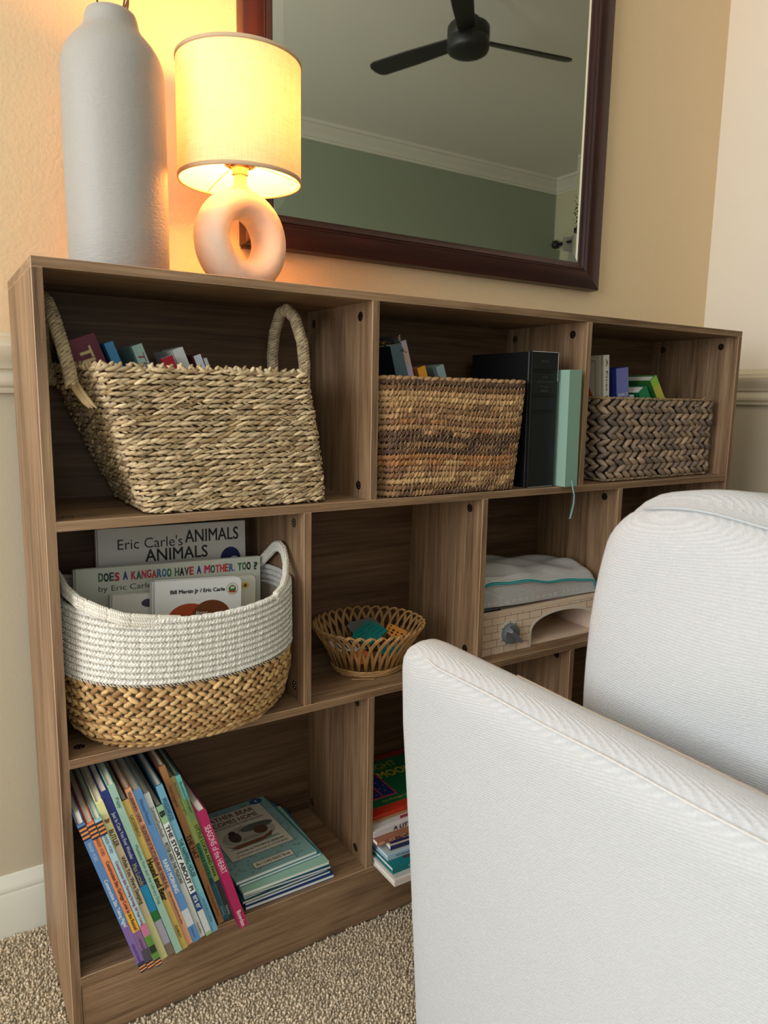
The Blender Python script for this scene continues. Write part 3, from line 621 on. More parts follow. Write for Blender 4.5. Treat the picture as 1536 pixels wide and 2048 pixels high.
# ================================================================ black book and green book right of the coiled basket
bb = book('thick black leather bible-sized book with a ribbed spine beside the coiled basket', (.7965, .008, z1+.0008), .6, .0645, .241, .165, (20, 20, 22))
for a in (.125, .142, .305, .322, .425, .442): MB().box((.002, -.0007, .241*(1-a)-.0012), (.0625, .0008, .241*(1-a)+.0002)).build('spine_band', paint((8, 8, 9), .35), bb)
for s, a, w in (('BIBLE', .075, .018), ('THE', .19, .012), ('COMPLETE JEWISH', .225, .044), ('STUDY', .26, .022), ('BIBLE', .29, .018)):
    text(bb, s, ((.0645-w)/2, -.0009, .241*(1-a)), X, Z, w, .0035, (74, 74, 78))
m = MB()
for i in range(34): m.box((.0018*i+.001, -.0008, .2406), (.0018*i+.0019, .0004, .2414))
for i in range(30): m.box((.0635, -.0009, .2406-.0017*i), (.0643, .0001, .2406-.0017*i-.001))
for i in range(34): m.box((.0018*i+.001, -.0008, .0004), (.0018*i+.0019, .0004, .001))
m.build('stitching', paint((200, 200, 196)), bb, kind='stuff')
gb = book('narrow sage-green cloth book against the divider, right of the black book', (.8718, -.0115, z1+.0008), 1.0, .031, .2115, .15, (128, 160, 142), side=(150, 182, 166), hard=False)
rb = MB(); P_ = [(.012, -.004, .012), (.0125, -.008, -.003), (.0145, -.010, -.015), (.0135, -.0105, -.030), (.0095, -.0105, -.045), (.0055, -.0105, -.058)]
vs = []
for i, p in enumerate(P_):
    w = .0013+.0002*i; vs += [(p[0]-w, p[1], p[2]), (p[0]+w, p[1], p[2])]
o = mesh_obj('ribbon_marker', vs, [(2*i, 2*i+1, 2*i+3, 2*i+2) for i in range(len(P_)-1)], paint((150, 196, 200)), gb); so = o.modifiers.new('thickness', 'SOLIDIFY'); so.thickness = .0004
# ================================================================ hyacinth basket (upper right cubby)
M_hya = mat('grey_brown_water_hyacinth', (255, 255, 255), .6, attr=True, bump=.5, bscale=420, stretch=(1, 1, 2), var=.25, vscale=110)
b3 = thing('hyacinth_basket', 'grey-brown plaited water hyacinth box basket in the upper right cubby', 'basket', (0, 0, 0))
f3 = lerp_loop([(1.008, .014), (1.360, .032), (1.352, .206), (1.000, .188)], [(1.000, .012), (1.360, .031), (1.352, .206), (.992, .188)], z1+.004, .89, .010, .010, 0)
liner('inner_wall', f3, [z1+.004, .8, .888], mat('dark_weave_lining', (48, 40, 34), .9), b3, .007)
def c_hya(P, n):
    k = rng.random(n)[:, None]; return np.array(lin((172, 144, 116)))*(1-k)+np.array(lin((118, 102, 90)))*k
NB = 12; zr = np.linspace(z1+.013, .882, NB)
for i, z in enumerate(zr):
    wobj('plait_row', [lobes(f3, z, .005, 44, .0335, .0124, .0128, (-27 if i % 2 == 0 else 27), 0, (0 if i % 2 == 0 else .12), .12, c_hya, .2, zj=.0004)], M_hya, b3)
wobj('base_cord', [lobes(f3, z1+.004, .005, 90, .020, .006, .008, 6, 0, 0, .15, lin((150, 128, 98)), .15)], M_hya, b3)
wobj('rim_cord', [lobes(f3, .8915, .005, 90, .018, .0045, .007, 8, 0, 0, .2, lin((166, 138, 100)), .15)], M_hya, b3)
m = MB()
for x_, y_, z_, k in ((1.285, .022, .878, 1), (1.29, .0215, .868, -1), (1.05, .007, .884, 1), (1.06, .007, .887, -1), (1.31, .022, .893, 1), (1.30, .021, .835, -1)):
    m.tube([(x_, y_, z_), (x_+.006*k, y_-.003, z_+.004), (x_+.012*k, y_-.002, z_-.003)], [.0008, .0007, .0003], 5)
m.build('loose_fibres', mat('frayed_straw', (204, 170, 118), .8), b3, True)
# books in it
bk = book('tall white children\'s book with an orange-robed figure on its cover in the hyacinth basket', (1.0445, .05, z1+.002), 5, .0165, .246, .12, (224, 218, 206), side=(208, 196, 176))
spine_text(bk, .0165, .246, 'A First Bible Story Book', .03, .97, (120, 104, 84), .005, .5)
plate(bk, rect(.008, .02, .108, .238), (-.0001, 0, 0), NY, Z, (120, 96, 70), .0001, 'cover_border') if False else None
def side_plate(bk, poly, rgb, lift, name='cover_picture'): plate(bk, [(-.12+x, y) for x, y in poly][::1], (0, 0, 0), NY, Z, rgb, lift, name)
side_plate(bk, rect(.006, .01, .100, .236), (128, 106, 82), .0001, 'cover_border'); side_plate(bk, rect(.0075, .0115, .0985, .2345), (206, 194, 174), .0003, 'cover_panel')
side_plate(bk, [(.070, .222), (.080, .192), (.092, .168), (.0985, .156), (.097, .150), (.086, .151), (.078, .140), (.070, .148), (.067, .18)], (186, 84, 44), .0005)
side_plate(bk, disc(.078, .118, .014, .012), (74, 38, 24), .0005); side_plate(bk, disc(.074, .205, .006, .009), (150, 110, 84), .0006)
book('thin light blue book squeezed behind the white story book spine in the hyacinth basket', (1.0625, .056, z1+.002), 5, .0052, .238, .11, (104, 156, 196))
bk = book('periwinkle book with silver lettering in the hyacinth basket', (1.1005, .06, z1+.010), 7, .036, .215, .12, (120, 126, 190), side=(40, 56, 128))
text(bk, 'BIBLE', (.004, -.0008, .158), X, Z, .028, .006, (214, 216, 226), .015); text(bk, 'LITTLE', (.004, -.0008, .150), X, Z, .028, .004, (214, 216, 226)); text(bk, 'STORIES', (.004, -.0008, .140), X, Z, .028, .005, (214, 216, 226)); text(bk, 'FOR YOU', (.004, -.0008, .130), X, Z, .028, .005, (214, 216, 226))
book('small grey-white booklet leaning right of the periwinkle book', (1.152, .06, z1+.008), 10, .010, .165, .10, (196, 194, 190), hard=False)
book('low cream card booklet between the grey booklet and the green book', (1.192, .06, z1+.008), 18, .012, .155, .10, (206, 200, 186), hard=False)
bk = book('green hardback leaning low in the hyacinth basket with its page edges up', (1.262, .055, z1+.010), 36, .027, .205, .11, (30, 132, 84), side=(22, 108, 70), pages=M_pagew)
bk = book('lime and yellow hardback leaning furthest right in the hyacinth basket', (1.316, .058, z1+.014), 36, .0215, .232, .12, (198, 190, 74), side=(60, 120, 60), spine=[(0, 0, .09, (150, 200, 70))], pages=M_pagew)
spine_text(bk, .0205, .208, 'BIBLE STORIES', .16, .8, (150, 128, 40), .01, .6)
# ================================================================ rope basket (middle left cubby)
M_rope = mat('white_cotton_rope', (255, 255, 255), .9, attr=True, bump=.5, bscale=700)
M_brd = mat('honey_braided_straw', (255, 255, 255), .62, attr=True, bump=.4, bscale=500, stretch=(1, 1, 2), var=.15, vscale=80)
b4 = thing('rope_basket', 'oval basket of white cotton rope over braided straw in the middle left cubby', 'basket', (0, 0, 0))
def f4(z, n):
    h = (z-z2)/.19; k = .5+.5*math.sin(PI*min(max(h, 0), 1)*.8+.3)
    rx = .148+.016*min(1, h*3)-.003*max(0, h-.6); ry = .112+.018*min(1, h*3); cy = .082
    lo = 1-.10*max(0, 1-h*9)
    return ell_loop(.1815, cy, rx*lo, ry*lo, n, 2.35)
sagf = lambda amp: (lambda P: amp*(((P[:, 0]-.1815)/.16)**2-.35))
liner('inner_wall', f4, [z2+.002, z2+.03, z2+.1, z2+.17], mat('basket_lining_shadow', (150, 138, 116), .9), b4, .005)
z_split = .515; NBR = 7; zr = z2+.006+np.arange(NBR)*((z_split-z2-.008)/(NBR-.4)) 
bp = (zr[1]-zr[0]);
def c_str(P, n):
    k = (rng.random(n)**1.5)[:, None]; return np.array(lin((222, 184, 126)))*(1-k)+np.array(lin((160, 116, 68)))*k
for i, z in enumerate(zr):
    zf = sagf(.012*i/NBR)
    wobj('straw_braid', [lobes(f4, z-bp*.22, .004, 66, .0165, .0082, .006, 33, 0, 0, .13, c_str, .14, zf=zf), lobes(f4, z+bp*.22, .004, 66, .0165, .0082, .006, -33, .0003, .5, .13, c_str, .14, zf=zf),
        lobes(f4, z+bp*.5, .004, 120, .016, .0016, .003, 2, .0012, .5, .05, lin((150, 108, 62)), .1, zf=zf)], M_brd, b4)
NW = 11; wz = np.linspace(z_split+.003, .601, NW)
def c_wh(P, n): return np.tile(lin((238, 234, 226)), (n, 1))
for i, z in enumerate(wz):
    zf = sagf(.010+.006*i/NW)
    wobj('rope_coil', [lobes(f4, z, .004, 60, .034, .0094, .0092, 0, 0, rng.random(), .02, c_wh, .03, zf=zf), lobes(f4, z+.0006, .004, 210, .0084, .0036, .0098, 50, .0006, 0, .06, c_wh, .05, zf=zf),
        lobes(f4, z-.0044, .004, 210, .0062, .0010, .0024, -40, .0038, .3, .1, lin((232, 226, 214)), .05, zf=zf)], M_rope, b4)
def rope_strap(pts, r, sep):
    parts = []
    for s in (-.5, .5):
        Q = [(p[0], p[1], p[2]+s*sep) for p in pts]; P, L = resample(Q, 120, False); cnt = int(L/.0032)
        idx = np.linspace(1, 118, cnt).astype(int); T_ = P[idx+1]-P[idx-1]; T_ /= np.linalg.norm(T_, axis=1)[:, None]
        core = MB().tube(P[::4].tolist()+[P[-1].tolist()], r*.92, 10)
        fs = np.array([g for q in core.f for g in ([(q[0], q[1], q[2]), (q[0], q[2], q[3])] if len(q) == 4 else [(q[0], q[i], q[i+1]) for i in range(1, len(q)-1)])])
        parts.append((np.array([tuple(v) for v in core.v]), fs, np.tile(lin((226, 218, 202)), (len(core.v), 1))))
        for k in range(5):
            ref = np.array([0, 0, 1.]); b = np.cross(T_, ref); b /= np.linalg.norm(b, axis=1)[:, None]; e = np.cross(b, T_); ph = k*2*PI/5
            nn = b*math.cos(ph)+e*math.sin(ph); w = np.cross(T_, nn); ax = w*.7+T_*.7; bx = np.cross(nn, ax)
            V = (P[idx]+nn*r*.86)[:, None]+LV[None, :, 0:1]*(ax*r*.75)[:, None]+LV[None, :, 1:2]*(bx*.0017)[:, None]+LV[None, :, 2:3]*(nn*r*.25)[:, None]
            parts.append((V.reshape(-1, 3), (LF[None]+np.arange(cnt)[:, None, None]*len(LV)).reshape(-1, 3), np.tile(lin((234, 228, 216)), (cnt*len(LV), 1))))
    return wobj('handle', parts, M_rope, b4)
rope_strap([(.150, -.0405, .5915), (.128, -.0415, .5955), (.105, -.0405, .5995), (.080, -.036, .604), (.055, -.020, .613), (.034, .004, .6225), (.024, .035, .632), (.0215, .07, .640), (.022, .10, .640), (.026, .135, .630), (.036, .165, .615), (.06, .19, .606)], .0044, .0078)
rope_strap([(.290, -.026, .602), (.308, -.010, .607), (.322, .010, .617), (.3345, .036, .637), (.3395, .055, .650), (.340, .070, .654), (.3385, .085, .651), (.336, .105, .636), (.332, .125, .620), (.322, .150, .609), (.30, .178, .604)], .0044, .0078)
# picture books in it
bk = panel_book('large grey-white picture book titled in black capitals at the back of the rope basket', (.089, .165, z2+.012), (math.radians(-3), math.radians(.9), 0), .232, .2585, .010, (214, 208, 198))
bk.location = (.084, .150, z2+.012)
text(bk, "Eric Carle's", (.030, 0, .2255), X, Z, .098, .0165, (30, 28, 30)); text(bk, 'ANIMALS', (.132, 0, .2290), X, Z, .088, .0205, (30, 28, 30), .008); text(bk, 'ANIMALS', (.070, 0, .2040), X, Z, .098, .0195, (30, 28, 30), .008)
plate(bk, disc(.158, .178, .020, .022), (0, 0, 0), X, Z, (28, 34, 84), .0008); plate(bk, disc(.206, .197, .017, .020), (0, 0, 0), X, Z, (28, 34, 84), .0008); plate(bk, disc(.212, .190, .0095, .012), (0, 0, 0), X, Z, (206, 198, 190), .0011); plate(bk, disc(.125, .166, .014), (0, 0, 0), X, Z, (90, 40, 60), .0008)
bk = panel_book('pale grey picture book with a title in multicoloured capitals in the rope basket', (.052, .10, z2+.010), (math.radians(-4), math.radians(1.8), 0), .278, .2150, .010, (206, 206, 190))
bk.location = (.0405, .098, z2+.010)
cols = [(64, 110, 60), (190, 56, 76), (190, 48, 62), (62, 120, 150), (52, 90, 70), (30, 30, 36), (196, 64, 60), (40, 60, 120), (52, 110, 70), (196, 60, 80), (60, 80, 60), (60, 110, 150), (190, 50, 90)]
wt = 'DOES A KANGAROO HAVE A MOTHER, TOO ?'; x = .032; i = 0
for ch in wt:
    if ch == ' ': x += .0042; continue
    w = {'I': .003, ',': .002, 'M': .0095}.get(ch, .0068); hh = .0028 if ch == ',' else .0125
    text(bk, ch, (x, 0, .1948+random.uniform(-.0006, .0006)), X, Z, w, hh, cols[(i*5) % 13], .03); x += w+.0006; i += 1
text(bk, 'by Eric Carle', (.032, 0, .1785), X, Z, .074, .0105, (56, 54, 50))
plate(bk, disc(.085, .1435, .034, .021), (0, 0, 0), X, Z, (214, 186, 44), .0008)
plate(bk, disc(.213, .191-.012, .012, .008), (0, 0, 0), X, Z, (150, 50, 90), .0006)
bk = panel_book('white rounded board book with a small round badge at the front of the rope basket', (.150, .060, z2+.03), (math.radians(-5), math.radians(3.4), 0), .132, .180, .016, (238, 236, 230), round_c=.008)
bk.location = (.1345, .0555, z2+.026)
text(bk, 'Bill Martin Jr / Eric Carle', (.024, 0, .1585), X, Z, .082, .0075, (34, 32, 32), .022)
for r, c in ((.0088, (96, 90, 70)), (.0083, (232, 226, 200)), (.0058, (60, 110, 64))): plate(bk, disc(.1175, .1625, r), (0, 0, 0), X, Z, c, .0011-r*.05, 'badge')
plate(bk, disc(.1175, .1595, .0062, .0028, 180, 360), (0, 0, 0), X, Z, (176, 60, 40), .0013, 'badge'); text(bk, '50', (.1145, 0, .1625), X, Z, .006, .004, (240, 240, 220), .02, lift=.0014)
plate(bk, disc(.052, .124, .031, .021, 0, 180), (0, 0, 0), X, Z, (176, 76, 40), .0006, 'cover_picture'); plate(bk, disc(.085, .122, .030, .026, 0, 180), (0, 0, 0), X, Z, (118, 66, 34), .0009, 'cover_picture'); text(bk, 'Bear', (.062, 0, .1285), X, Z, .018, .004, (240, 220, 200), .01, lift=.0013)
bk = panel_book('small white board book low behind the badge book\'s left edge in the rope basket', (.1, .08, z2+.03), (math.radians(-4), math.radians(3), 0), .11, .160, .012, (228, 224, 212), round_c=.006)
bk.location = (.0820, .078, z2+.028); plate(bk, disc(.052, .146, .010, .006), (0, 0, 0), X, Z, (70, 66, 84), .0006)
bk = panel_book('yellow-spotted white board book low at the right in the rope basket', (.2, .08, z2+.03), (math.radians(-4), math.radians(3), 0), .10, .172, .012, (222, 216, 196), round_c=.008)
bk.location = (.1985, .0775, z2+.026); plate(bk, disc(.083, .157, .0055, .0045), (0, 0, 0), X, Z, (216, 176, 60), .0006); plate(bk, disc(.083, .157, .0022), (0, 0, 0), X, Z, (50, 46, 44), .0010)
# ================================================================ open wicker bread basket (middle second cubby)
M_cane = mat('honey_cane', (178, 134, 82), .5, var=.2, vscale=40, bump=.2, bscale=300)
b5 = thing('cane_basket', 'small open looped cane bread basket in the second cubby of the middle row', 'basket', (.522, .100, z2))
NC = 34; rxt, ryt, rxb, ryb, HH = .1005, .094, .062, .056, .083
for k in range(NC):
    for off in (-.0016, .0016):
        pass
    m = MB()
    for off in (0, 1):
        pts = []; n = 15; D_ = 2*PI/NC*3.1
        for i in range(n):
            t = i/(n-1); a = 2*PI*k/NC+(t-.5)*D_+(off-.5)*.028
            h = math.sin(PI*t)**.62; q = h**1.25; inn = .0022*(1 if t < .5 else -1)*math.sin(PI*t)
            rx = rxb+(rxt-rxb)*q+inn; ry = ryb+(ryt-ryb)*q+inn; pts.append((rx*math.cos(a), ry*math.sin(a), .007+h*(HH-.009-off*.0012)))
        m.tube(pts, .0014, 6, flat=1.3)
    m.build('cane_loop', M_cane, b5, True)
def fE(z, n): return ell_loop(0, 0, rxb+.001+z*.3, ryb+.001+z*.3, n)
M_canea = mat('pale_cane', (255, 255, 255), .55, attr=True, bump=.2, bscale=300)
wobj('woven_base', [lobes(fE, z, .003, 34, .030, .0034, .0042, a, 0, p, .1, lin((190, 148, 96)), .15) for z, a, p in ((.0028, 6, 0), (.0062, -6, .5), (.0098, 7, 0))], M_canea, b5)
MB().lathe([(.001, .002), (.058, .002), (.058, .004), (.001, .004)], 32).build('base', M_cane, b5)
t_ = thing('cane_splint', 'loose split of cane lying in front of the cane bread basket', 'splint', (.463, .055, z2+.0004), (0, 0, math.radians(-26)))
MB().box((0, -.0012, 0), (.038, .0012, .0012)).build('strip', mat('pale_cane_split', (196, 150, 104), .6), t_, bevel=.0003)
cards = [((0, -.002, .047), (18, -14, 20), .052, .036, (24, 130, 124), 'teal cardboard piece with black zigzags on top in the cane basket', 0), ((.048, -.008, .043), (22, 20, -50), .034, .022, (224, 148, 60), 'orange cardboard piece with dark leopard spots in the cane basket', 1),
    ((-.040, .000, .034), (12, 8, 10), .055, .034, (226, 222, 214), 'white cardboard piece striped in black at the left of the cane basket', 2), ((.012, .030, .046), (25, 0, 10), .060, .034, (112, 116, 112), 'grey cardboard piece behind the teal one in the cane basket', 3),
    ((-.030, -.030, .024), (20, -10, 30), .030, .020, (226, 110, 62), 'small coral cardboard piece low at the front left of the cane basket', 4), ((.026, -.032, .026), (24, 0, -20), .040, .020, (24, 118, 116), 'small teal cardboard piece at the front right of the cane basket', 5), ((0, -.028, .017), (10, 0, 0), .040, .025, (120, 84, 66), 'dark patterned cardboard piece at the bottom of the cane basket', 6), ((.042, -.028, .018), (30, 10, -30), .032, .016, (222, 158, 80), 'small orange spotted cardboard piece seen through the cane loops', 1)]
for (cx, cy, cz_), rot, w, h, c, lab, kind in cards:
    w *= 1.12; h *= 1.15
    t_ = thing('puzzle_piece', lab, 'puzzle piece', (.522+cx*1.1, .100+cy*1.1, z2+cz_*1.15+.006), tuple(math.radians(a) for a in rot))
    outl = [(-w/2, -h/2), (-w*.15, -h/2), (-w*.08, -h*.62), (w*.08, -h*.62), (w*.15, -h/2), (w/2, -h/2), (w/2, h*.2), (w*.42, h/2), (-w*.3, h/2), (-w/2, h*.35)]
    MB().extrude(outl, -.001, .001).build('card', paint(c, .55), t_)
    if kind in (0, 5):
        for j in range(4):
            for q in range(2):
                zz = [(-w*.4+q*w*.45+i*w*.055, -h*.3+j*h*.2+(.0016 if i % 2 else 0)) for i in range(7)]; m = MB()
                m.tube([(a, b, .0012) for a, b in zz], .0004, 4).build('printed_zigzag', paint((14, 30, 34)), t_)
    if kind == 1:
        for j in range(9): plate(t_, disc(-w*.36+(j % 4)*w*.22, -h*.3+(j//4)*h*.28, .0018+.0008*(j % 2), n=10), (0, 0, .001), X, Y, (60, 28, 12), .0004, 'printed_spot')
    if kind == 2:
        for j in range(6): plate(t_, [(-w*.4+j*w*.12, -h*.4), (-w*.36+j*w*.12, -h*.4), (-w*.28+j*w*.14, h*.4), (-w*.34+j*w*.14, h*.4)], (0, 0, .001), X, Y, (24, 24, 26), .0004, 'printed_stripe')
# ================================================================ toy oven (middle third cubby)
ov = thing('toy_oven', 'pale wooden toy oven with an arched opening and a grey dial', 'toy', (.7055, .030, z2), (0, 0, math.radians(-.4)))
M_oak = wood('pale_birch', (218, 190, 164), (234, 208, 184), (242, 222, 204), grain='x', contrast=.5, freq=.8)
OW, OH, OD = .325, .0835, .165
ax0, ax1, ah = .140, .310, .0615
arch = [(ax0, 0)]+[(ax0+(ax1-ax0)/2-(ax1-ax0)/2*math.cos(math.radians(a)), .026+(ah-.026)*math.sin(math.radians(a))**.8) for a in range(0, 181, 10)]+[(ax1, 0)]
outer = [(0, 0)]+arch+[(OW, 0), (OW, OH-.008), (0, OH-.008)]
mt = Matrix(((1, 0, 0, 0), (0, 0, 1, 0), (0, 1, 0, 0), (0, 0, 0, 1)))
def tri_face(poly, y0, y1, m, name, parent):
    """plate with a notch: built through a filled curve"""
    c = bpy.data.curves.new(name, 'CURVE'); c.dimensions = '2D'; c.fill_mode = 'BOTH'; s = c.splines.new('POLY'); s.points.add(len(poly)-1)
    for i, (x, y) in enumerate(poly): s.points[i].co = (x, y, 0, 1)
    s.use_cyclic_u = True; c.extrude = (y1-y0)/2
    o = bpy.data.objects.new(name, c); me = bpy.data.meshes.new_from_object(o); bpy.data.objects.remove(o)
    for v in me.vertices: v.co = Vector((v.co.x, v.co.z+(y0+y1)/2, v.co.y))
    me.materials.clear(); me.materials.append(m); o = bpy.data.objects.new(name, me); return put(o, parent)
tri_face(outer, 0, .006, M_oak, 'front_board', ov)
MB().box((0, .0001, OH-.0078), (OW, OD, OH)).build('top_board', M_oak, ov, bevel=.0006)
MB().box((0, .0061, 0), (.006, OD, OH-.008)).box((OW-.006, .0061, 0), (OW, OD, OH-.008)).build('side_board', M_oak, ov)
MB().box((.0061, .0061, 0), (OW-.0061, OD-.006, .004)).build('floor_board', M_oak, ov)
MB().box((.0061, OD-.006, .004), (OW-.0061, OD, OH-.008)).build('rear_board', M_oak, ov)
m = MB(); bw2 = .0045
inn = [(x, z) for x, z in arch]; outn = []
for i, (x, z) in enumerate(arch):
    a = Vector(arch[max(i-1, 0)]); b = Vector(arch[min(i+1, len(arch)-1)]); d_ = (b-a).normalized(); nrm = Vector((-d_.y, d_.x)); outn.append((x+nrm.x*bw2, z+nrm.y*bw2))
vs = [(x, -.0006, z) for x, z in inn]+[(x, -.0006, z) for x, z in outn]+[(x, .0005, z) for x, z in inn]+[(x, .0005, z) for x, z in outn]; k = len(inn)
fs = []
for i in range(k-1): fs += [(i, i+1, k+i+1, k+i), (i, 2*k+i, 2*k+i+1, i+1), (k+i, k+i+1, 3*k+i+1, 3*k+i)]
mesh_obj('arch_border', vs, fs, paint((222, 212, 196)), ov)
# printed brickwork: scored lines
bl = paint((112, 74, 46)); m = MB(); rh = .0142; bwd = .031
def inside(x, z): 
    if x < ax0-bw2 or x > ax1+bw2: return False
    c = (ax0+ax1)/2; r = (ax1-ax0)/2+bw2; s = max(0, 1-((x-c)/r)**2)**.5; return z < .026+(ah+bw2-.026)*s**.8
for r in range(6):
    z = OH-.0155-r*rh+.003
    if z > 0:
        xx = 0.0
        while xx < OW:
            if not inside(xx+.002, z): m.box((xx, -.00025, z-.0003), (min(xx+.004, OW), .0002, z+.0003))
            xx += .004
    for q in range(12):
        x = q*bwd+(.010 if r % 2 else .0235)
        if x < OW-.002:
            zz0, zz1 = max(0, z), min(z+rh, OH-.0085)
            if zz1 > zz0 and not inside(x, (zz0+zz1)/2) and not inside(x, zz0+.002): m.box((x-.0003, -.00025, zz0), (x+.0003, .0002, zz1))
m.build('brick_lines', bl, ov, kind='stuff')
kx, kz = .084, .0365
plate(ov, disc(kx, kz, .0245, n=40), (0, 0, 0), X, Z, (228, 222, 206), .0007, 'dial_plate')
m = MB()
for i in range(12):
    a = math.radians(200-i*24); 
    if i in (2, 5, 7): continue
    m.lathe([(.0001, 0), (.0006, 0)], 8, (0, 0, 0)) if False else m.extrude([(kx+.0222*math.cos(a)+.0006*math.cos(b), kz+.0222*math.sin(a)+.0006*math.sin(b)) for b in (0, 1.57, 3.14, 4.71)], -.0009, -.0006, mt)
m.build('dial_marks', paint((40, 38, 36)), ov, kind='stuff')
for s, a in (('30', 152), ('60', 90), ('90', 45), ('OFF', 215), ('ON', 250)):
    aa = math.radians(a); text(ov, s, (kx+.0218*math.cos(aa)-.0018, 0, kz+.0218*math.sin(aa)-.001), X, Z, .0038, .0022, (40, 38, 36), .02, lift=.0010)
q = Matrix.Translation((kx, 0, kz)) @ Matrix.Rotation(PI/2, 4, 'X')
o = MB(); o.lathe([(.001, .0007), (.0195, .0007), (.0195, .004), (.0185, .0095), (.0175, .0105), (.001, .0105)], 48); o.v = [tuple(q @ Vector(v)) for v in o.v]
kn = o.build('dial_knob', mat('grey_plastic', (108, 112, 116), .38), ov); shade_auto(kn)
q2 = q @ Matrix.Rotation(math.radians(-42), 4, 'Z')
m = MB(); vs = [Vector(p) for p in ((-.019, -.006, .0105), (.022, -.0048, .0105), (.022, .0048, .0105), (-.019, .006, .0105), (-.014, -.0028, .021), (.0215, -.0026, .0215), (.0215, .0026, .0215), (-.014, .0028, .021))]
m.add([q2 @ v for v in vs], [(0,3,2,1),(4,5,6,7),(0,1,5,4),(1,2,6,5),(2,3,7,6),(3,0,4,7)]); m.build('grip', mat('grey_plastic_grip', (104, 108, 114), .35), kn, bevel=.001)
# ================================================================ clear mesh pouch on the oven
def mesh_mat():
    m = bpy.data.materials.new('clear_grid_vinyl'); m.use_nodes = True; nt = m.node_tree; N = nt.nodes; L = nt.links; out = N['Material Output']; p = N['Principled BSDF']
    p.inputs['Base Color'].default_value = (*lin((238, 236, 236)), 1); p.inputs['Roughness'].default_value = .25
    uv = N.new('ShaderNodeUVMap'); sp = N.new('ShaderNodeSeparateXYZ'); L.new(uv.outputs[0], sp.inputs[0]); rs = []
    for i in range(2):
        f_ = N.new('ShaderNodeMath'); f_.operation = 'FRACT'; L.new(sp.outputs[i], f_.inputs[0]); g = N.new('ShaderNodeMath'); g.operation = 'LESS_THAN'; g.inputs[1].default_value = .40; L.new(f_.outputs[0], g.inputs[0]); rs.append(g.outputs[0])
    mx = N.new('ShaderNodeMath'); mx.operation = 'MAXIMUM'; L.new(rs[0], mx.inputs[0]); L.new(rs[1], mx.inputs[1])
    tr = N.new('ShaderNodeBsdfTransparent'); gl = N.new('ShaderNodeBsdfGlossy'); gl.inputs['Roughness'].default_value = .12; fr = N.new('ShaderNodeFresnel'); fr.inputs[0].default_value = 1.6
    a = N.new('ShaderNodeMixShader'); L.new(fr.outputs[0], a.inputs[0]); L.new(tr.outputs[0], a.inputs[1]); L.new(gl.outputs[0], a.inputs[2])
    b = N.new('ShaderNodeMixShader'); L.new(mx.outputs[0], b.inputs[0]); L.new(a.outputs[0], b.inputs[1]); L.new(p.outputs[0], b.inputs[2]); L.new(b.outputs[0], out.inputs[0]); return m
pz = z2+OH+.0005
po = thing('mesh_pouch', 'clear grid-mesh zip pouch with a teal zipper on top of the toy oven', 'pouch', (.705, .028, pz))
PW, PD = .318, .16; nu, nv = 64, 40
def pouch(u, v, top):
    x = u*PW; y = v**1.5*PD; v = v**1.5; e = (1-abs(2*v-1)**4)*(1-abs(2*u-1)**14); 
    hh = .060+.008*math.sin(u*5+1)+.008*math.sin(u*3.1)+.003*math.sin(u*19+v*9)+.002*math.sin(v*23+u*7)
    if top: return (x, y-.004*math.sin(u*6)*(1-v)-.006*math.sin(PI*min(1, v*5)), .004+hh*e**.42+.014*(1-u)**2*(1-v)*math.sin(PI*min(1, v*6+.2)))
    return (x, y, .004-.0035*e)
vs, fs, uvs = [], [], []
for top in (1, 0):
    for i in range(nu+1):
        for j in range(nv+1): vs.append(pouch(i/nu, j/nv, top)); uvs.append((i/nu*PW/.0034, (j/nv*PD*(1 if not top else 1.45))/.0034))
k = (nu+1)*(nv+1)
for t in (0, 1):
    for i in range(nu):
        for j in range(nv):
            a = t*k+i*(nv+1)+j; q = (a, a+nv+1, a+nv+2, a+1); fs.append(q if t == 0 else q[::-1])
for i in range(nu+1):
    for tt in (0, 1):
        acc = 0
        for j in range(1, nv+1):
            a = tt*k+i*(nv+1)+j; acc += (Vector(vs[a])-Vector(vs[a-1])).length; uvs[a] = (i/nu*PW/.0027, acc/.0027)
        uvs[tt*k+i*(nv+1)] = (i/nu*PW/.0027, 0)
o = mesh_obj('vinyl_skin', vs, fs, mesh_mat(), po, True); ul = o.data.uv_layers.new(name='UVMap')
for l in o.data.loops: ul.data[l.index].uv = uvs[l.vertex_index]
for dv, r, mm, nm in ((0, .0022, paint((60, 160, 164)), 'zipper'), (.018, .0011, paint((216, 222, 220)), 'zip_tape'), (-.012, .0011, paint((216, 222, 220)), 'zip_tape')):
    MB().tube([tuple(Vector(pouch(i/40, max(.02, .085+dv+.02*math.sin(i/40*4)), 1))+Vector((0, -.0015, .0012))) for i in range(41)], r, 8, flat=2 if dv == 0 else 1.6).build(nm, mm, po, True)
MB().tube([(.002, .004, .001), (.012, .006, .001), (.060, .003, .001)], .002, 8).build('edge_binding', paint((24, 26, 30)), po, True)
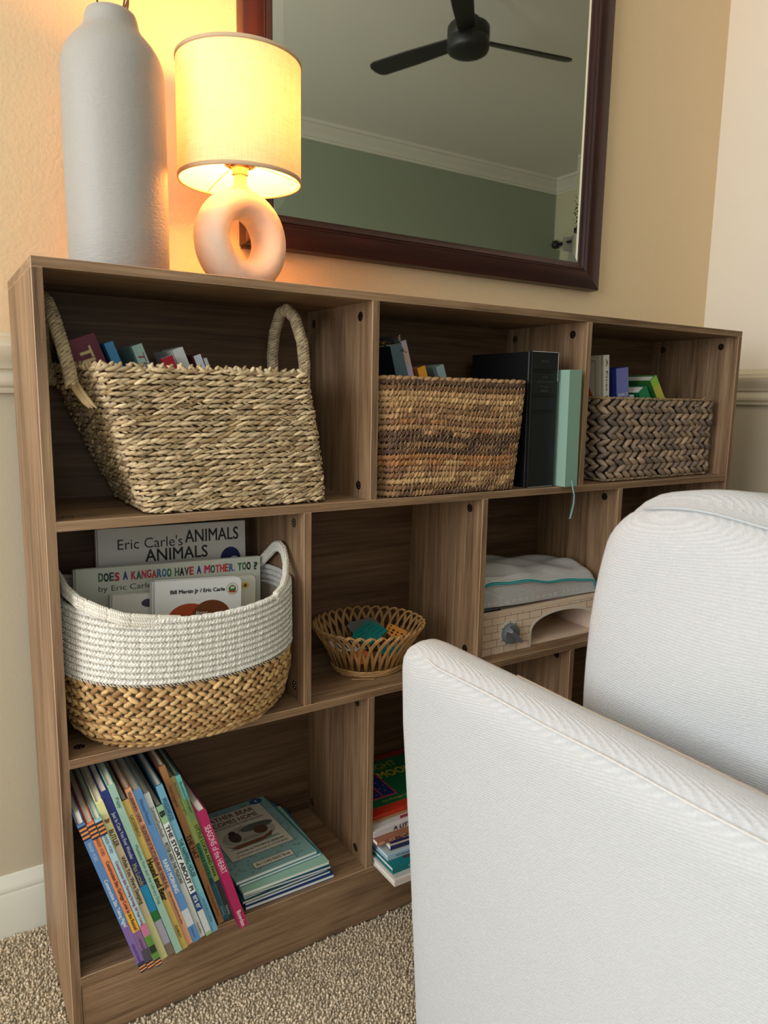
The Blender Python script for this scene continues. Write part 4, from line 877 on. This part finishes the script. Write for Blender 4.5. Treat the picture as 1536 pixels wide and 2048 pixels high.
for i, (x, y, w, d_, h, c, lab) in enumerate(((.012, .02, .06, .10, .030, (150, 160, 176), 'blue-grey card pack at the left inside the mesh pouch'), (.078, .016, .075, .11, .036, (168, 164, 110), 'olive yellow card pack inside the mesh pouch, left of the pink one'), (.156, .014, .07, .11, .038, (206, 70, 100), 'pink card pack in the middle of the mesh pouch'), (.232, .02, .06, .10, .030, (170, 158, 130), 'tan card pack at the right inside the mesh pouch'))):
    t_ = thing('card_pack', lab, 'card pack', (.705+x, .028+y, pz+.0015)); o = MB().box((0, 0, 0), (w, d_, h*.5)).build('deck', M_pagew, t_); MB().box((0, -.0008, h*.5), (w, d_, h*.5+.002)).build('top_card', paint(c), t_)
    MB().box((0, -.0008, 0), (w, -.0001, h*.5)).build('box_front', paint(c), t_)
    for j in range(4): plate(t_, rect(.006+j*w*.22, .004, .006+j*w*.22+w*.12, .010), (0, -.0008, 0), X, Z, (232, 206, 210), .0003, 'printed_square')
# ================================================================ leaning row of picture books (bottom left cubby)
def V(hexs): return hexs
OR, NV_ = (232, 150, 84), (36, 40, 66)
def stripes(t, th, h, z0, z1_, n=3):
    """orange and navy hazard bands between two fractions measured from the top"""
    plate(t, rect(.0001, h*(1-z1_), th-.0001, h*(1-z0)), (0, 0, 0), X, Z, NV_, .0005, 'spine_band'); s = (z1_-z0)/(2*n+1)
    for i in range(n): plate(t, rect(.0003, h*(1-(z0+s*(2*i+2))), th-.0003, h*(1-(z0+s*(2*i+1)))), (0, 0, 0), X, Z, OR, .0007, 'spine_stripe')
rows = [  # label, x, y, thickness, height, spine colour, side colour, bands, texts(text, a, b, colour, bold, frac)
 ('leftmost leaning picture book, blue spine turning purple at the foot', .0840, -.0345, .0097, .253, (92, 136, 190), (60, 84, 130), [(0, .66, .965, (134, 106, 172)), (1, .93, .955, (58, 60, 96))], [('RINKER • FORD', .12, .235, (190, 214, 236), 0, .42), ('Construction Site: Taking Flight!', .36, .68, (226, 238, 246), .012, .6), ('chronicle books', .80, .93, (66, 44, 110), 0, .4)], 1),
 ('second leaning picture book from the left, orange spine with a yellow patch', .0943, -.0343, .0097, .251, (236, 146, 96), (196, 80, 54), [(0, .60, .73, (240, 182, 60)), (1, .73, .86, (140, 104, 150)), (2, .86, .945, (80, 78, 90))], [('RINKER • FORD', .10, .21, (70, 40, 44), 0, .42), ('Construction Site: Garbage Crew to the Rescue!', .25, .72, (70, 44, 50), .012, .6), ('chronicle', .78, .86, (64, 40, 90), 0, .4)], 1),
 ('third leaning picture book from the left, pale blue spine with a green foot', .1052, -.0356, .0098, .254, (176, 212, 224), (110, 170, 168), [(0, .70, .78, (206, 120, 160)), (1, .78, .945, (96, 146, 60)), (2, .85, .90, (44, 60, 40))], [('RINKER • FORD', .10, .215, (50, 70, 96), 0, .42), ('Construction Site: Farming Strong, All Year Long', .27, .70, (150, 40, 70), .012, .55)], 1),
 ('pale yellow spine with a brown bear mark in the leaning row', .1142, -.0250, .0100, .272, (238, 232, 166), (226, 212, 158), [(0, .15, .22, (238, 232, 166)), (1, .22, .72, (240, 216, 178))], [('BUTLER', .165, .265, (60, 40, 34), .01, .62), ('While You Were Sleeping', .33, .63, (60, 40, 34), .01, .72)], 0),
 ('navy spine turning sky blue and green in the leaning row', .1241, -.0214, .0100, .283, (44, 56, 128), (34, 40, 100), [(0, .56, .72, (36, 156, 214)), (1, .72, .78, (50, 130, 70)), (2, .78, .93, (190, 188, 210)), (3, .93, 1, (150, 130, 116))], [('Just In Case You Ever Wonder', .12, .395, (222, 226, 240), .006, .6), ('Max Lucado', .425, .555, (206, 200, 140), 0, .62)], 0),
 ('mint green spine with thin grey lettering in the leaning row', .1351, -.0239, .0094, .291, (166, 204, 186), (140, 184, 164), [], [('Papp', .07, .125, (62, 96, 90), 0, .6), ('Madeline Finn and the Library Dog', .34, .69, (66, 104, 98), 0, .55)], 0),
 ('ochre spine with bold black lettering in the leaning row', .1449, -.0214, .0090, .263, (204, 176, 94), (92, 60, 48), [], [('GACKENBACH', .095, .23, (64, 50, 34), 0, .5), ('Hound and Bear', .38, .655, (34, 26, 22), .025, .95), ('SEABURY', .83, .92, (64, 50, 34), 0, .42)], 0),
 ('peach spine with closely set dark lettering in the leaning row', .1537, -.0168, .0082, .276, (244, 178, 138), (196, 120, 90), [], [('HOLLINGSWORTH • TUCKER', .02, .20, (74, 44, 50), .008, .5), ('THE LION STORY OF THE LITTLE RED HEN AND THE KING OF ALL', .22, .62, (90, 40, 60), .01, .66), ('written and illustrated by the author', .64, .86, (90, 60, 50), .004, .4)], 0),
 ('cornflower blue spine with a white sticker near the foot in the leaning row', .1623, -.0162, .0108, .270, (98, 148, 202), (120, 150, 160), [(0, .78, .89, (214, 220, 222))], [('Pinkwater/Pinkwater', .06, .22, (54, 84, 130), 0, .42), ('RAINY MORNING', .44, .66, (222, 234, 240), .02, .55), ('Atheneum', .90, .97, (62, 92, 140), 0, .3)], 0),
 ('white spine with slim black lettering in the leaning row', .1741, -.0117, .0078, .259, (222, 226, 222), (150, 160, 160), [], [('Zolotow/Gourbault', .09, .29, (60, 64, 66), 0, .62), ('PETER AND THE PIGEONS', .33, .61, (40, 44, 46), .004, .62), ('Greenwillow', .89, .97, (70, 72, 74), 0, .38)], 0),
 ('library-taped spine in green, white and navy in the leaning row', .1832, -.0128, .0090, .235, (150, 196, 150), (30, 70, 70), [(0, .13, .66, (236, 238, 234)), (1, .66, .80, (36, 66, 128)), (2, .80, .97, (214, 218, 216))], [('B', .04, .08, (26, 44, 44), .03, .8), ('THE STORY ABOUT PI', .145, .64, (30, 34, 40), .02, .66), ('era er', .68, .78, (214, 220, 230), .01, .6)], 0),
 ('sky blue spine right of the library-taped one in the leaning row', .1925, -.0109, .0094, .265, (118, 178, 208), (60, 110, 140), [(0, .35, .72, (126, 190, 196))], [('WOOD/WOOD', .08, .225, (40, 76, 100), .004, .62), ('THE NAPPING HOUSE', .35, .605, (34, 74, 84), .006, .6), ('HARCOURT BRACE & COMPANY', .76, .93, (50, 96, 116), 0, .34)], 0),
 ('worn brown spine in the leaning row', .2067, .0010, .0090, .287, (168, 118, 72), (110, 70, 50), [], [('Tomi Ungerer', .12, .25, (70, 40, 26), 0, .58), ('THE HAT', .42, .57, (78, 40, 26), .015, .8), ("Parents' Magazine Press", .75, .95, (90, 54, 34), 0, .46)], 0),
 ('green spine fading to teal in the leaning row', .2158, .0045, .0074, .264, (170, 190, 110), (110, 120, 70), [(0, 0, .14, (176, 150, 96)), (1, .45, .7, (70, 146, 110)), (2, .7, 1, (34, 96, 116))], [('Buzzeo/Spengler', .04, .26, (90, 100, 50), 0, .6), ('DAWDLE DUCKLING', .45, .74, (28, 60, 50), .012, .62), ('DIAL', .90, .97, (160, 200, 206), 0, .42)], 0),
 ('turquoise-topped spine fading to black in the leaning row', .2231, .0029, .0074, .265, (112, 196, 184), (50, 120, 124), [(0, .16, .30, (130, 170, 100)), (1, .30, .72, (150, 176, 86)), (2, .72, 1, (52, 58, 62))], [('Buzzeo/Spengler', .045, .25, (40, 84, 80), 0, .6), ('LITTLE LOON AND PAPA', .33, .69, (44, 70, 34), .014, .66), ('DIAL', .90, .97, (206, 210, 206), 0, .42)], 0),
 ('magenta spine at the right end of the leaning row', .2308, -.0248, .0125, .215, (176, 36, 92), (134, 26, 70), [], [('SEASONS of the HEART', .12, .52, (240, 210, 216), 0, .66), ('Bowden', .85, .985, (244, 226, 220), .004, .5)], 0)]
for ri, (lab, x, y, th, h, c, sc, bands, txts, stp) in enumerate(rows):
    if ri < len(rows)-1: th = min(th, (rows[ri+1][1]-x)*.945)
    dd = min(.205, DI-.006-y)
    bk = book(lab, (x, y, z3+.0006), 16.4, th, h, dd, c, spine=[(i, a, b, cc) for i, a, b, cc in bands] or None, group=None, side=sc, pages=M_page)
    if stp: stripes(bk, th, h, .015, .10); stripes(bk, th, h, .945, .995, 2)
    for s, a, b, tc_, bo, fr in txts: spine_text(bk, th, h, s, a, b, tc_, bo, fr)
    if 'bear mark' in lab:
        for q in (disc(.005, h*.885, .0026), disc(.0032, h*.895, .0013), disc(.007, h*.893, .0013)): plate(bk, q, (0, 0, 0), X, Z, (172, 98, 72), .0009, 'printed_bear_mark')
# ================================================================ stack of readers (bottom left cubby)
zz = z3+.0004
st_b = [('bottom reader of the low stack, deep blue cover', .2520, .008, .155, .205, .0062, (22, 66, 120), 0), ('second reader from the bottom of the low stack, blue cover', .2525, .010, .150, .20, .0048, (30, 84, 136), 1), ('teal-patterned thin reader third from the bottom of the low stack', .248, .009, .150, .20, .0045, (70, 120, 124), 2),
 ('fourth reader from the bottom of the low stack, dark teal pattern', .251, .011, .147, .20, .0045, (54, 104, 110), 3), ('blue-edged reader in the middle of the low stack', .249, .010, .150, .20, .0045, (34, 110, 150), -2), ('mint reader in the middle of the low stack', .249, .007, .148, .20, .005, (128, 178, 160), 1.5), ('bright blue thin reader above the mint one in the low stack', .247, .009, .149, .20, .0042, (36, 124, 168), 2), ('second mint reader, right corner sticking out near the top of the low stack', .2440, -.004, .148, .19, .005, (150, 190, 172), .5), ('teal-edged reader just under the top of the low stack', .243, .010, .145, .20, .0048, (60, 130, 146), 3)]
for lab, x, y, w, d_, th, c, ya in st_b:
    bk = flat_book(lab, (x, y, zz), math.radians(ya), w, min(d_, DI-.012-y), th, c, M_pagew); zz += th+.0003
tp = flat_book('top reader of the low stack, blue-green patterned cover with a fishing scene', (.2385, .0105, zz), math.radians(3.2), .142, .1985, .0055, (130, 168, 164), M_pagew)
def cov(poly, c, lift, name='cover_print'): return plate(tp, poly, (0, 0, .0055), X, Y, c, lift, name)
rnd = random.Random(3); sw_m = paint((62, 96, 98)); m = MB()
for i in range(150):
    x_, y_ = rnd.uniform(.004, .138), rnd.uniform(.004, .195)
    if .014 < x_ < .126 and .048 < y_ < .182: continue
    r = rnd.uniform(.002, .004); a0 = rnd.uniform(0, 6.28)
    m.tube([(x_+r*(1-k*.12)*math.cos(a0+k*.9), y_+r*(1-k*.12)*math.sin(a0+k*.9), .0056) for k in range(7)], .00035, 4)
m.build('printed_scrolls', sw_m, tp, kind='stuff')
cov(rect(.0145, .047, .1265, .183), (70, 90, 86), .00025, 'cover_border'); cov(rect(.0155, .048, .1255, .182), (212, 206, 188), .0004, 'cover_panel')
text(tp, 'FATHER BEAR', (.020, .1645, .0055), X, Y, .088, .0125, (96, 44, 40), .008, lift=.0006); text(tp, 'COMES HOME', (.026, .147, .0055), X, Y, .082, .0125, (96, 44, 40), .008, lift=.0006)
text(tp, 'by ELSE HOLMELUND MINARIK', (.024, .1375, .0055), X, Y, .090, .006, (60, 52, 46), .004, lift=.0006)
cov(disc(.070, .103, .047, .028), (176, 172, 156), .0006, 'lake_picture'); cov(disc(.090, .118, .030, .010), (92, 98, 94), .0009, 'lake_picture'); cov([(.022, .090), (.030, .082), (.088, .084), (.108, .092), (.100, .080), (.080, .074), (.036, .073)], (120, 78, 56), .0011, 'boat')
cov(disc(.045, .105, .010, .014), (70, 58, 50), .0013, 'bear'); cov(disc(.045, .119, .006, .005), (64, 52, 44), .0015, 'bear'); cov(disc(.092, .105, .012, .012), (96, 66, 54), .0013, 'bear'); cov(disc(.070, .092, .022, .005), (150, 146, 130), .0010, 'lake_picture')
MB().tube([(.050, .106, .0062), (.062, .124, .0066), (.068, .133, .0066)], .0003, 4).build('printed_rod', paint((60, 52, 44)), tp)
cov(disc(.070, .076, .045, .004), (130, 150, 146), .0009, 'lake_picture')
text(tp, 'pictures by MAURICE SENDAK', (.030, .061, .0055), X, Y, .086, .0062, (56, 48, 44), .006, lift=.0006); text(tp, 'by the author and artist of LITTLE BEAR', (.026, .0525, .0055), X, Y, .092, .005, (70, 60, 54), .002, lift=.0006)
cov(rect(.038, .012, .108, .028), (60, 80, 80), .0006, 'label_border'); cov(rect(.039, .013, .107, .027), (214, 208, 188), .0008, 'label_panel'); text(tp, 'An I CAN READ Book', (.043, .0165, .0055), X, Y, .060, .0068, (52, 44, 40), .006, lift=.0010)
cov(disc(.122, .188, .012, .0085), (40, 84, 128), .0008, 'badge'); text(tp, '1', (.1205, .1845, .0055), X, Y, .003, .007, (206, 214, 220), .03, lift=.0010)
# ================================================================ stack in the second bottom cubby
def fb(label, x, y, z, w, d_, th, c, yaw=0, sf=True, hard=True, **kw): return flat_book(label, (x, y, z), math.radians(yaw), w, d_, th, c, M_pagew, spine_front=sf, hard=hard, **kw)
c0 = z3+.0004
q = fb('white hardback at the bottom of the second stack, overhanging the shelf', .4790, -.0640, c0, .270, .26, .0118, (222, 214, 206)); text(q, 'BOY', (.052, 0, .003), X, Z, .03, .0062, (150, 50, 50), .02, lift=.0006)
plate(q, rect(.004, .004, .266, .25), (0, 0, .0118), X, Y, (186, 188, 180), .0003, 'cover_panel'); MB().box((.0005, .10, .0122), (.030, .17, .0124)).build('cover_picture', paint((214, 184, 96)), q)
z = c0+.0122
q = fb('teal hardback with a dark cover picture, second in the second stack', .4845, -.0500, z, .26, .25, .0112, (22, 116, 122)); text(q, 'Saint Nicholas', (.030, 0, .0028), X, Z, .07, .0058, (150, 206, 206), .004, lift=.0006); plate(q, rect(.03, .012, .24, .2), (0, 0, .0112), X, Y, (66, 66, 64), .0004, 'cover_picture')
z += .0116
q = fb('pale blue-grey hardback third in the second stack', .4865, -.0310, z, .25, .235, .0098, (170, 196, 212)); text(q, 'Counting Stars', (.016, 0, .0025), X, Z, .09, .0045, (50, 90, 130), .004, lift=.0006); plate(q, rect(.004, .006, .24, .22), (0, 0, .0098), X, Y, (176, 172, 160), .0003, 'cover_panel'); plate(q, disc(.018, .028, .006, .005), (0, 0, .0098), X, Y, (232, 222, 184), .0006, 'printed_moon')
z += .0102
q = fb('navy board book with a crescent moon in the second stack', .4975, -.0215, z, .16, .16, .0085, (38, 40, 92), -3, hard=False)
plate(q, rect(-.0003, -.0003, .16, .16), (0, 0, .0085), X, Y, (196, 184, 158), .0001, 'cover_border'); plate(q, rect(.003, .004, .157, .157), (0, 0, .0085), X, Y, (34, 36, 88), .0003, 'cover_panel')
mo = [(.050+.022*math.cos(math.radians(a)), .060+.022*math.sin(math.radians(a))) for a in range(150, 361, 15)]+[(.053+.0165*math.cos(math.radians(a)), .067+.0165*math.sin(math.radians(a))) for a in range(360, 149, -15)]
plate(q, mo, (0, 0, .0085), X, Y, (226, 218, 190), .0006, 'printed_moon'); text(q, 'GOODNIGHT', (.030, .010, .0085), X, Y, .06, .006, (220, 216, 206), .01, lift=.0006)
z += .0090
q = fb('brown photo-covered book in the second stack', .4772, -.0125, z, .24, .22, .0075, (150, 96, 72), hard=False); text(q, 'A Kissing', (.026, 0, .0018), X, Z, .032, .004, (60, 30, 20), .004, lift=.0006)
for i in range(5): plate(q, disc(.008+i*.022, .0037, .007, .0028), (0, 0, 0), X, Z, (206, 150, 120), .0003, 'printed_shape')
z += .0080
q = fb('thick white hardback with black capitals on its spine in the second stack', .4768, .0000, z, .27, .205, .0112, (214, 206, 206)); text(q, 'A LITTLE PRINCE', (.040, 0, .0020), X, Z, .095, .0075, (34, 34, 50), .012, lift=.0006)
z += .0115
q = fb('slim book with a red corner under the green one in the second stack', .4772, .010, z, .235, .172, .0040, (196, 190, 184), 0, hard=False); plate(q, rect(.06, .001, .22, .006), (0, 0, 0), X, Z, (160, 34, 60), .0003, 'printed_shape')
z += .0043
q = fb('tan book directly under the green one in the second stack', .4770, .016, z, .24, .165, .0034, (176, 130, 84), 0, hard=False)
z += .0037
gr = fb('green and red picture book on top of the second stack', .4775, .018, z, .24, .178, .0066, (196, 52, 30)); GT = .0066
def gp(poly, c, lift, name='cover_print'): return plate(gr, poly, (0, 0, GT), X, Y, c, lift, name)
gp(rect(0, .162, .24, .178), (160, 40, 38), .0003); gp(rect(0, .021, .24, .162), (26, 104, 64), .0003, 'cover_panel')
gp(rect(0, .043, .0875, .130), (206, 66, 90), .0006, 'window_border'); gp(rect(0, .046, .0575, .127), (34, 54, 112), .0009, 'window_pane'); gp(rect(.0605, .046, .0845, .127), (34, 54, 112), .0009, 'window_pane')
for x_, y_ in ((.05, .055), (.045, .062), (.066, .07), (.072, .06), (.078, .078), (.07, .09), (.052, .075)): gp(disc(x_, y_, .0009, n=8), (200, 206, 220), .0012, 'printed_star')
text(gr, 'GOODNIGHT', (.003, .1300, GT), X, Y, .143, .020, (190, 168, 74), .0, lift=.0006); text(gr, 'MOON', (.088, .0990, GT), X, Y, .076, .022, (214, 184, 50), .012, lift=.0009); text(gr, 'by Margaret', (.050, .0270, GT), X, Y, .052, .008, (176, 168, 80), .004, lift=.0006)
# soft grey item glimpsed in the third bottom cubby
t_ = thing('knitted_throw', 'dark grey knitted throw glimpsed in the bottom row behind the sofa', 'blanket', (.82, .05, z3+.0005)); 
pts = []; m = MB(); vs = []; fs = []; n = 24
for i in range(n+1):
    for j in range(n+1):
        u, v = i/n*2-1, j/n*2-1; e = max(0, (1-u**4)*(1-v**4))**.5
        vs.append((u*.085, .075+v*.075, (.10+.02*math.sin(u*7+v*3)+.012*math.sin(v*11+u*4))*e))
        if i < n and j < n: fs.append((i*(n+1)+j, (i+1)*(n+1)+j, (i+1)*(n+1)+j+1, i*(n+1)+j+1))
o = mesh_obj('folds', vs, fs, mat('grey_knit', (70, 66, 62), .95, bump=1, bscale=300), t_, True)
# ================================================================ sofa
def fabric(name, rgb, sc=1.0):
    m = mat(name, rgb, .92, sheen=.25, spec=.2); nt = m.node_tree; N = nt.nodes; L = nt.links; p = N['Principled BSDF']
    tc = N.new('ShaderNodeTexCoord'); mp = N.new('ShaderNodeMapping'); mp.inputs['Rotation'].default_value = (math.radians(10), math.radians(45), 0); L.new(tc.outputs['Object'], mp.inputs[0])
    w = N.new('ShaderNodeTexWave'); w.wave_type = 'BANDS'; w.bands_direction = 'Z'; w.inputs['Scale'].default_value = 175*sc; w.inputs['Distortion'].default_value = 3.0; w.inputs['Detail'].default_value = 3; w.inputs['Detail Scale'].default_value = 2.5; L.new(mp.outputs[0], w.inputs[0])
    n = N.new('ShaderNodeTexNoise'); n.inputs['Scale'].default_value = 420; n.inputs['Detail'].default_value = 3; L.new(tc.outputs['Object'], n.inputs[0])
    mp2 = N.new('ShaderNodeMapping'); mp2.inputs['Scale'].default_value = (60, 900, 260); mp2.inputs['Rotation'].default_value = (.5, 0, 0); L.new(tc.outputs['Object'], mp2.inputs[0]); n2 = N.new('ShaderNodeTexNoise'); n2.inputs['Scale'].default_value = 1; L.new(mp2.outputs[0], n2.inputs[0])
    a = N.new('ShaderNodeMath'); a.operation = 'MULTIPLY_ADD'; a.inputs[1].default_value = 1.3; L.new(n.outputs[0], a.inputs[0]); L.new(w.outputs[1], a.inputs[2])
    b = N.new('ShaderNodeBump'); b.inputs['Strength'].default_value = .55; b.inputs['Distance'].default_value = .0011; L.new(a.outputs[0], b.inputs['Height']); L.new(b.outputs[0], p.inputs['Normal'])
    r = N.new('ShaderNodeMapRange'); r.inputs[1].default_value = .4; r.inputs[2].default_value = 2.2; r.inputs[3].default_value = .88; r.inputs[4].default_value = 1.08; L.new(a.outputs[0], r.inputs[0])
    mx = N.new('ShaderNodeMix'); mx.data_type = 'RGBA'; mx.blend_type = 'MULTIPLY'; mx.inputs[0].default_value = 1; mx.inputs[6].default_value = (*lin(rgb), 1); L.new(r.outputs[0], mx.inputs[7]); L.new(mx.outputs[2], p.inputs['Base Color'])
    return m
M_fab = fabric('oatmeal_twill_upholstery', (186, 189, 191))
sofa = thing('sofa', 'oatmeal twill sofa seen from behind its low back at the right', 'sofa', (0, 0, 0))
def soft_box(x0, x1, y0, y1, z0, z1_, r, name, fn=None, n=(10, 40, 26), parent=sofa, m=M_fab):
    """rounded block with even grid faces so it can be shaped"""
    bm_v = {}; vs = []; fs = []
    def vid(i, j, k):
        q = (i, j, k)
        if q not in bm_v:
            u, v, w = i/n[0], j/n[1], k/n[2]; p = Vector((x0+(x1-x0)*u, y0+(y1-y0)*v, z0+(z1_-z0)*w))
            c = Vector((min(max(p.x, x0+r), x1-r), min(max(p.y, y0+r), y1-r), min(max(p.z, z0+r), z1_-r))); d_ = p-c
            if d_.length > 1e-9: p = c+d_.normalized()*r if min(abs(d_.x)+1e-12, 1) >= 0 else p
            if fn: p = fn(p, u, v, w)
            bm_v[q] = len(vs); vs.append(p)
        return bm_v[q]
    A, B_, C_ = n
    for i in range(A):
        for j in range(B_): fs += [(vid(i, j, 0), vid(i, j+1, 0), vid(i+1, j+1, 0), vid(i+1, j, 0)), (vid(i, j, C_), vid(i+1, j, C_), vid(i+1, j+1, C_), vid(i, j+1, C_))]
    for i in range(A):
        for k in range(C_): fs += [(vid(i, 0, k), vid(i+1, 0, k), vid(i+1, 0, k+1), vid(i, 0, k+1)), (vid(i, B_, k), vid(i, B_, k+1), vid(i+1, B_, k+1), vid(i+1, B_, k))]
    for j in range(B_):
        for k in range(C_): fs += [(vid(0, j, k), vid(0, j, k+1), vid(0, j+1, k+1), vid(0, j+1, k)), (vid(A, j, k), vid(A, j+1, k), vid(A, j+1, k+1), vid(A, j, k+1))]
    return mesh_obj(name, vs, fs, m, parent, True)
def back_fn(p, u, v, w):
    z = p.z; end = -.0
    # the end nearest the bookcase leans and bulges slightly towards it near the top
    k = max(0, min(1, (p.y+1.2)/.9)); p.y += k*np.interp(z, [0, .06, .2, .35, .5, .6], [-.052, -.044, -.030, -.014, .006, .012])
    p.x -= .006*math.sin(min(1, max(0, z/.6))*PI)*math.sin(PI*v)
    return p
soft_box(.336, .408, -1.75, -.270, .02, .603, .032, 'back_frame', back_fn, (12, 70, 34))
soft_box(.40, 1.25, -1.70, -.42, .12, .40, .04, 'seat_base'); soft_box(.42, 1.26, -1.05, -.43, .395, .47, .03, 'seat_cushion'); soft_box(.42, 1.26, -1.69, -1.06, .395, .47, .03, 'seat_cushion')
for x_, y_ in ((.38, -.40), (.38, -1.65), (1.18, -.47), (1.18, -1.65)): MB().lathe([(.014, 0), (.022, .12)], 16, (x_, y_, 0)).build('leg', mat('dark_wood_leg', (60, 44, 34), .4), sofa, True)
pip = fabric('pale_seam_piping', (214, 212, 208), 2)
MB().tube([(.3425, -1.72+i*.02, .5930+.0006*math.sin(i*.8)) for i in range(70)]+[(.3445, -.325, .5938), (.348, -.312, .5945)], .0011, 8).build('seam', pip, sofa, True)
MB().tube([(.3880, -1.72+i*.02, .6012+.0004*math.sin(i*.7)) for i in range(66)], .0009, 6).build('seam', paint((168, 154, 136), .9), sofa, True)
cush = thing('back_cushion', 'plump oatmeal box cushion rising above the sofa back at the right', 'cushion', (.556, -.775, .474), (0, math.radians(6), 0))
def cfn(p, u, v, w):
    f_ = math.sin(PI*v)**.5*math.sin(PI*min(max(w, 0), 1))**.5
    p.x += (-.045*f_ if u < .5 else .045*f_)
    p.z += .010*math.sin(PI*v)**.8*w+.016*w*math.exp(-((v-.84)/.12)**2)
    p.x += .004*math.sin(v*17+w*9)*f_; p.y += (.014*math.sin(PI*w))*(1 if v > .5 else -1)*abs(2*v-1)
    return p
soft_box(-.085, .085, -.36, .36, 0, .303, .055, 'cover', cfn, (12, 50, 28), cush)

def cpt(y):
    c = Vector((-.085+.055, y, .303-.055)); q = c+Vector((-.80, 0, .62))*.0555; return cfn(q, .02, (y+.36)/.72, q.z/.303)
MB().tube([cpt(-.30+i*.02) for i in range(31)], .0010, 8).build('seam', mat('blue_grey_thread', (176, 184, 190), .9), cush, True)
c2 = thing('back_cushion', 'oatmeal cushion mostly hidden behind the plump one at the far right', 'cushion', (.790, -.712, .472))
soft_box(-.075, .075, -.27, .27, 0, .290, .045, 'cover', cfn, (10, 30, 20), c2) if False else soft_box(-.075, .075, -.27, .27, 0, .298, .045, 'cover', None, (10, 30, 20), c2)

# ================================================================ groups of look-alike things
for o in list(COL.objects):
    l = o.get('label', '')
    if o.parent or not o.get('category'): continue
    g = next((g for k, g in (('leaning row', 'picture books leaning in a row'), ('leaning picture book', 'picture books leaning in a row'), ('low stack', 'readers in the low stack'), ('second stack', 'books stacked in the second bottom cubby'),
        ('seagrass basket', 'books in the seagrass basket'), ('coiled basket', 'books in the coiled basket'), ('hyacinth basket', 'books in the hyacinth basket'), ('rope basket', 'picture books in the rope basket')) if k in l and o['category'] == 'book' and 'beside the coiled' not in l), None)
    g = g or {'puzzle piece': 'cardboard pieces in the cane basket', 'card pack': 'card packs inside the mesh pouch', 'stem': 'dried stems in the vase', 'cushion': 'back cushions on the sofa'}.get(o['category'])
    if g: o['group'] = g
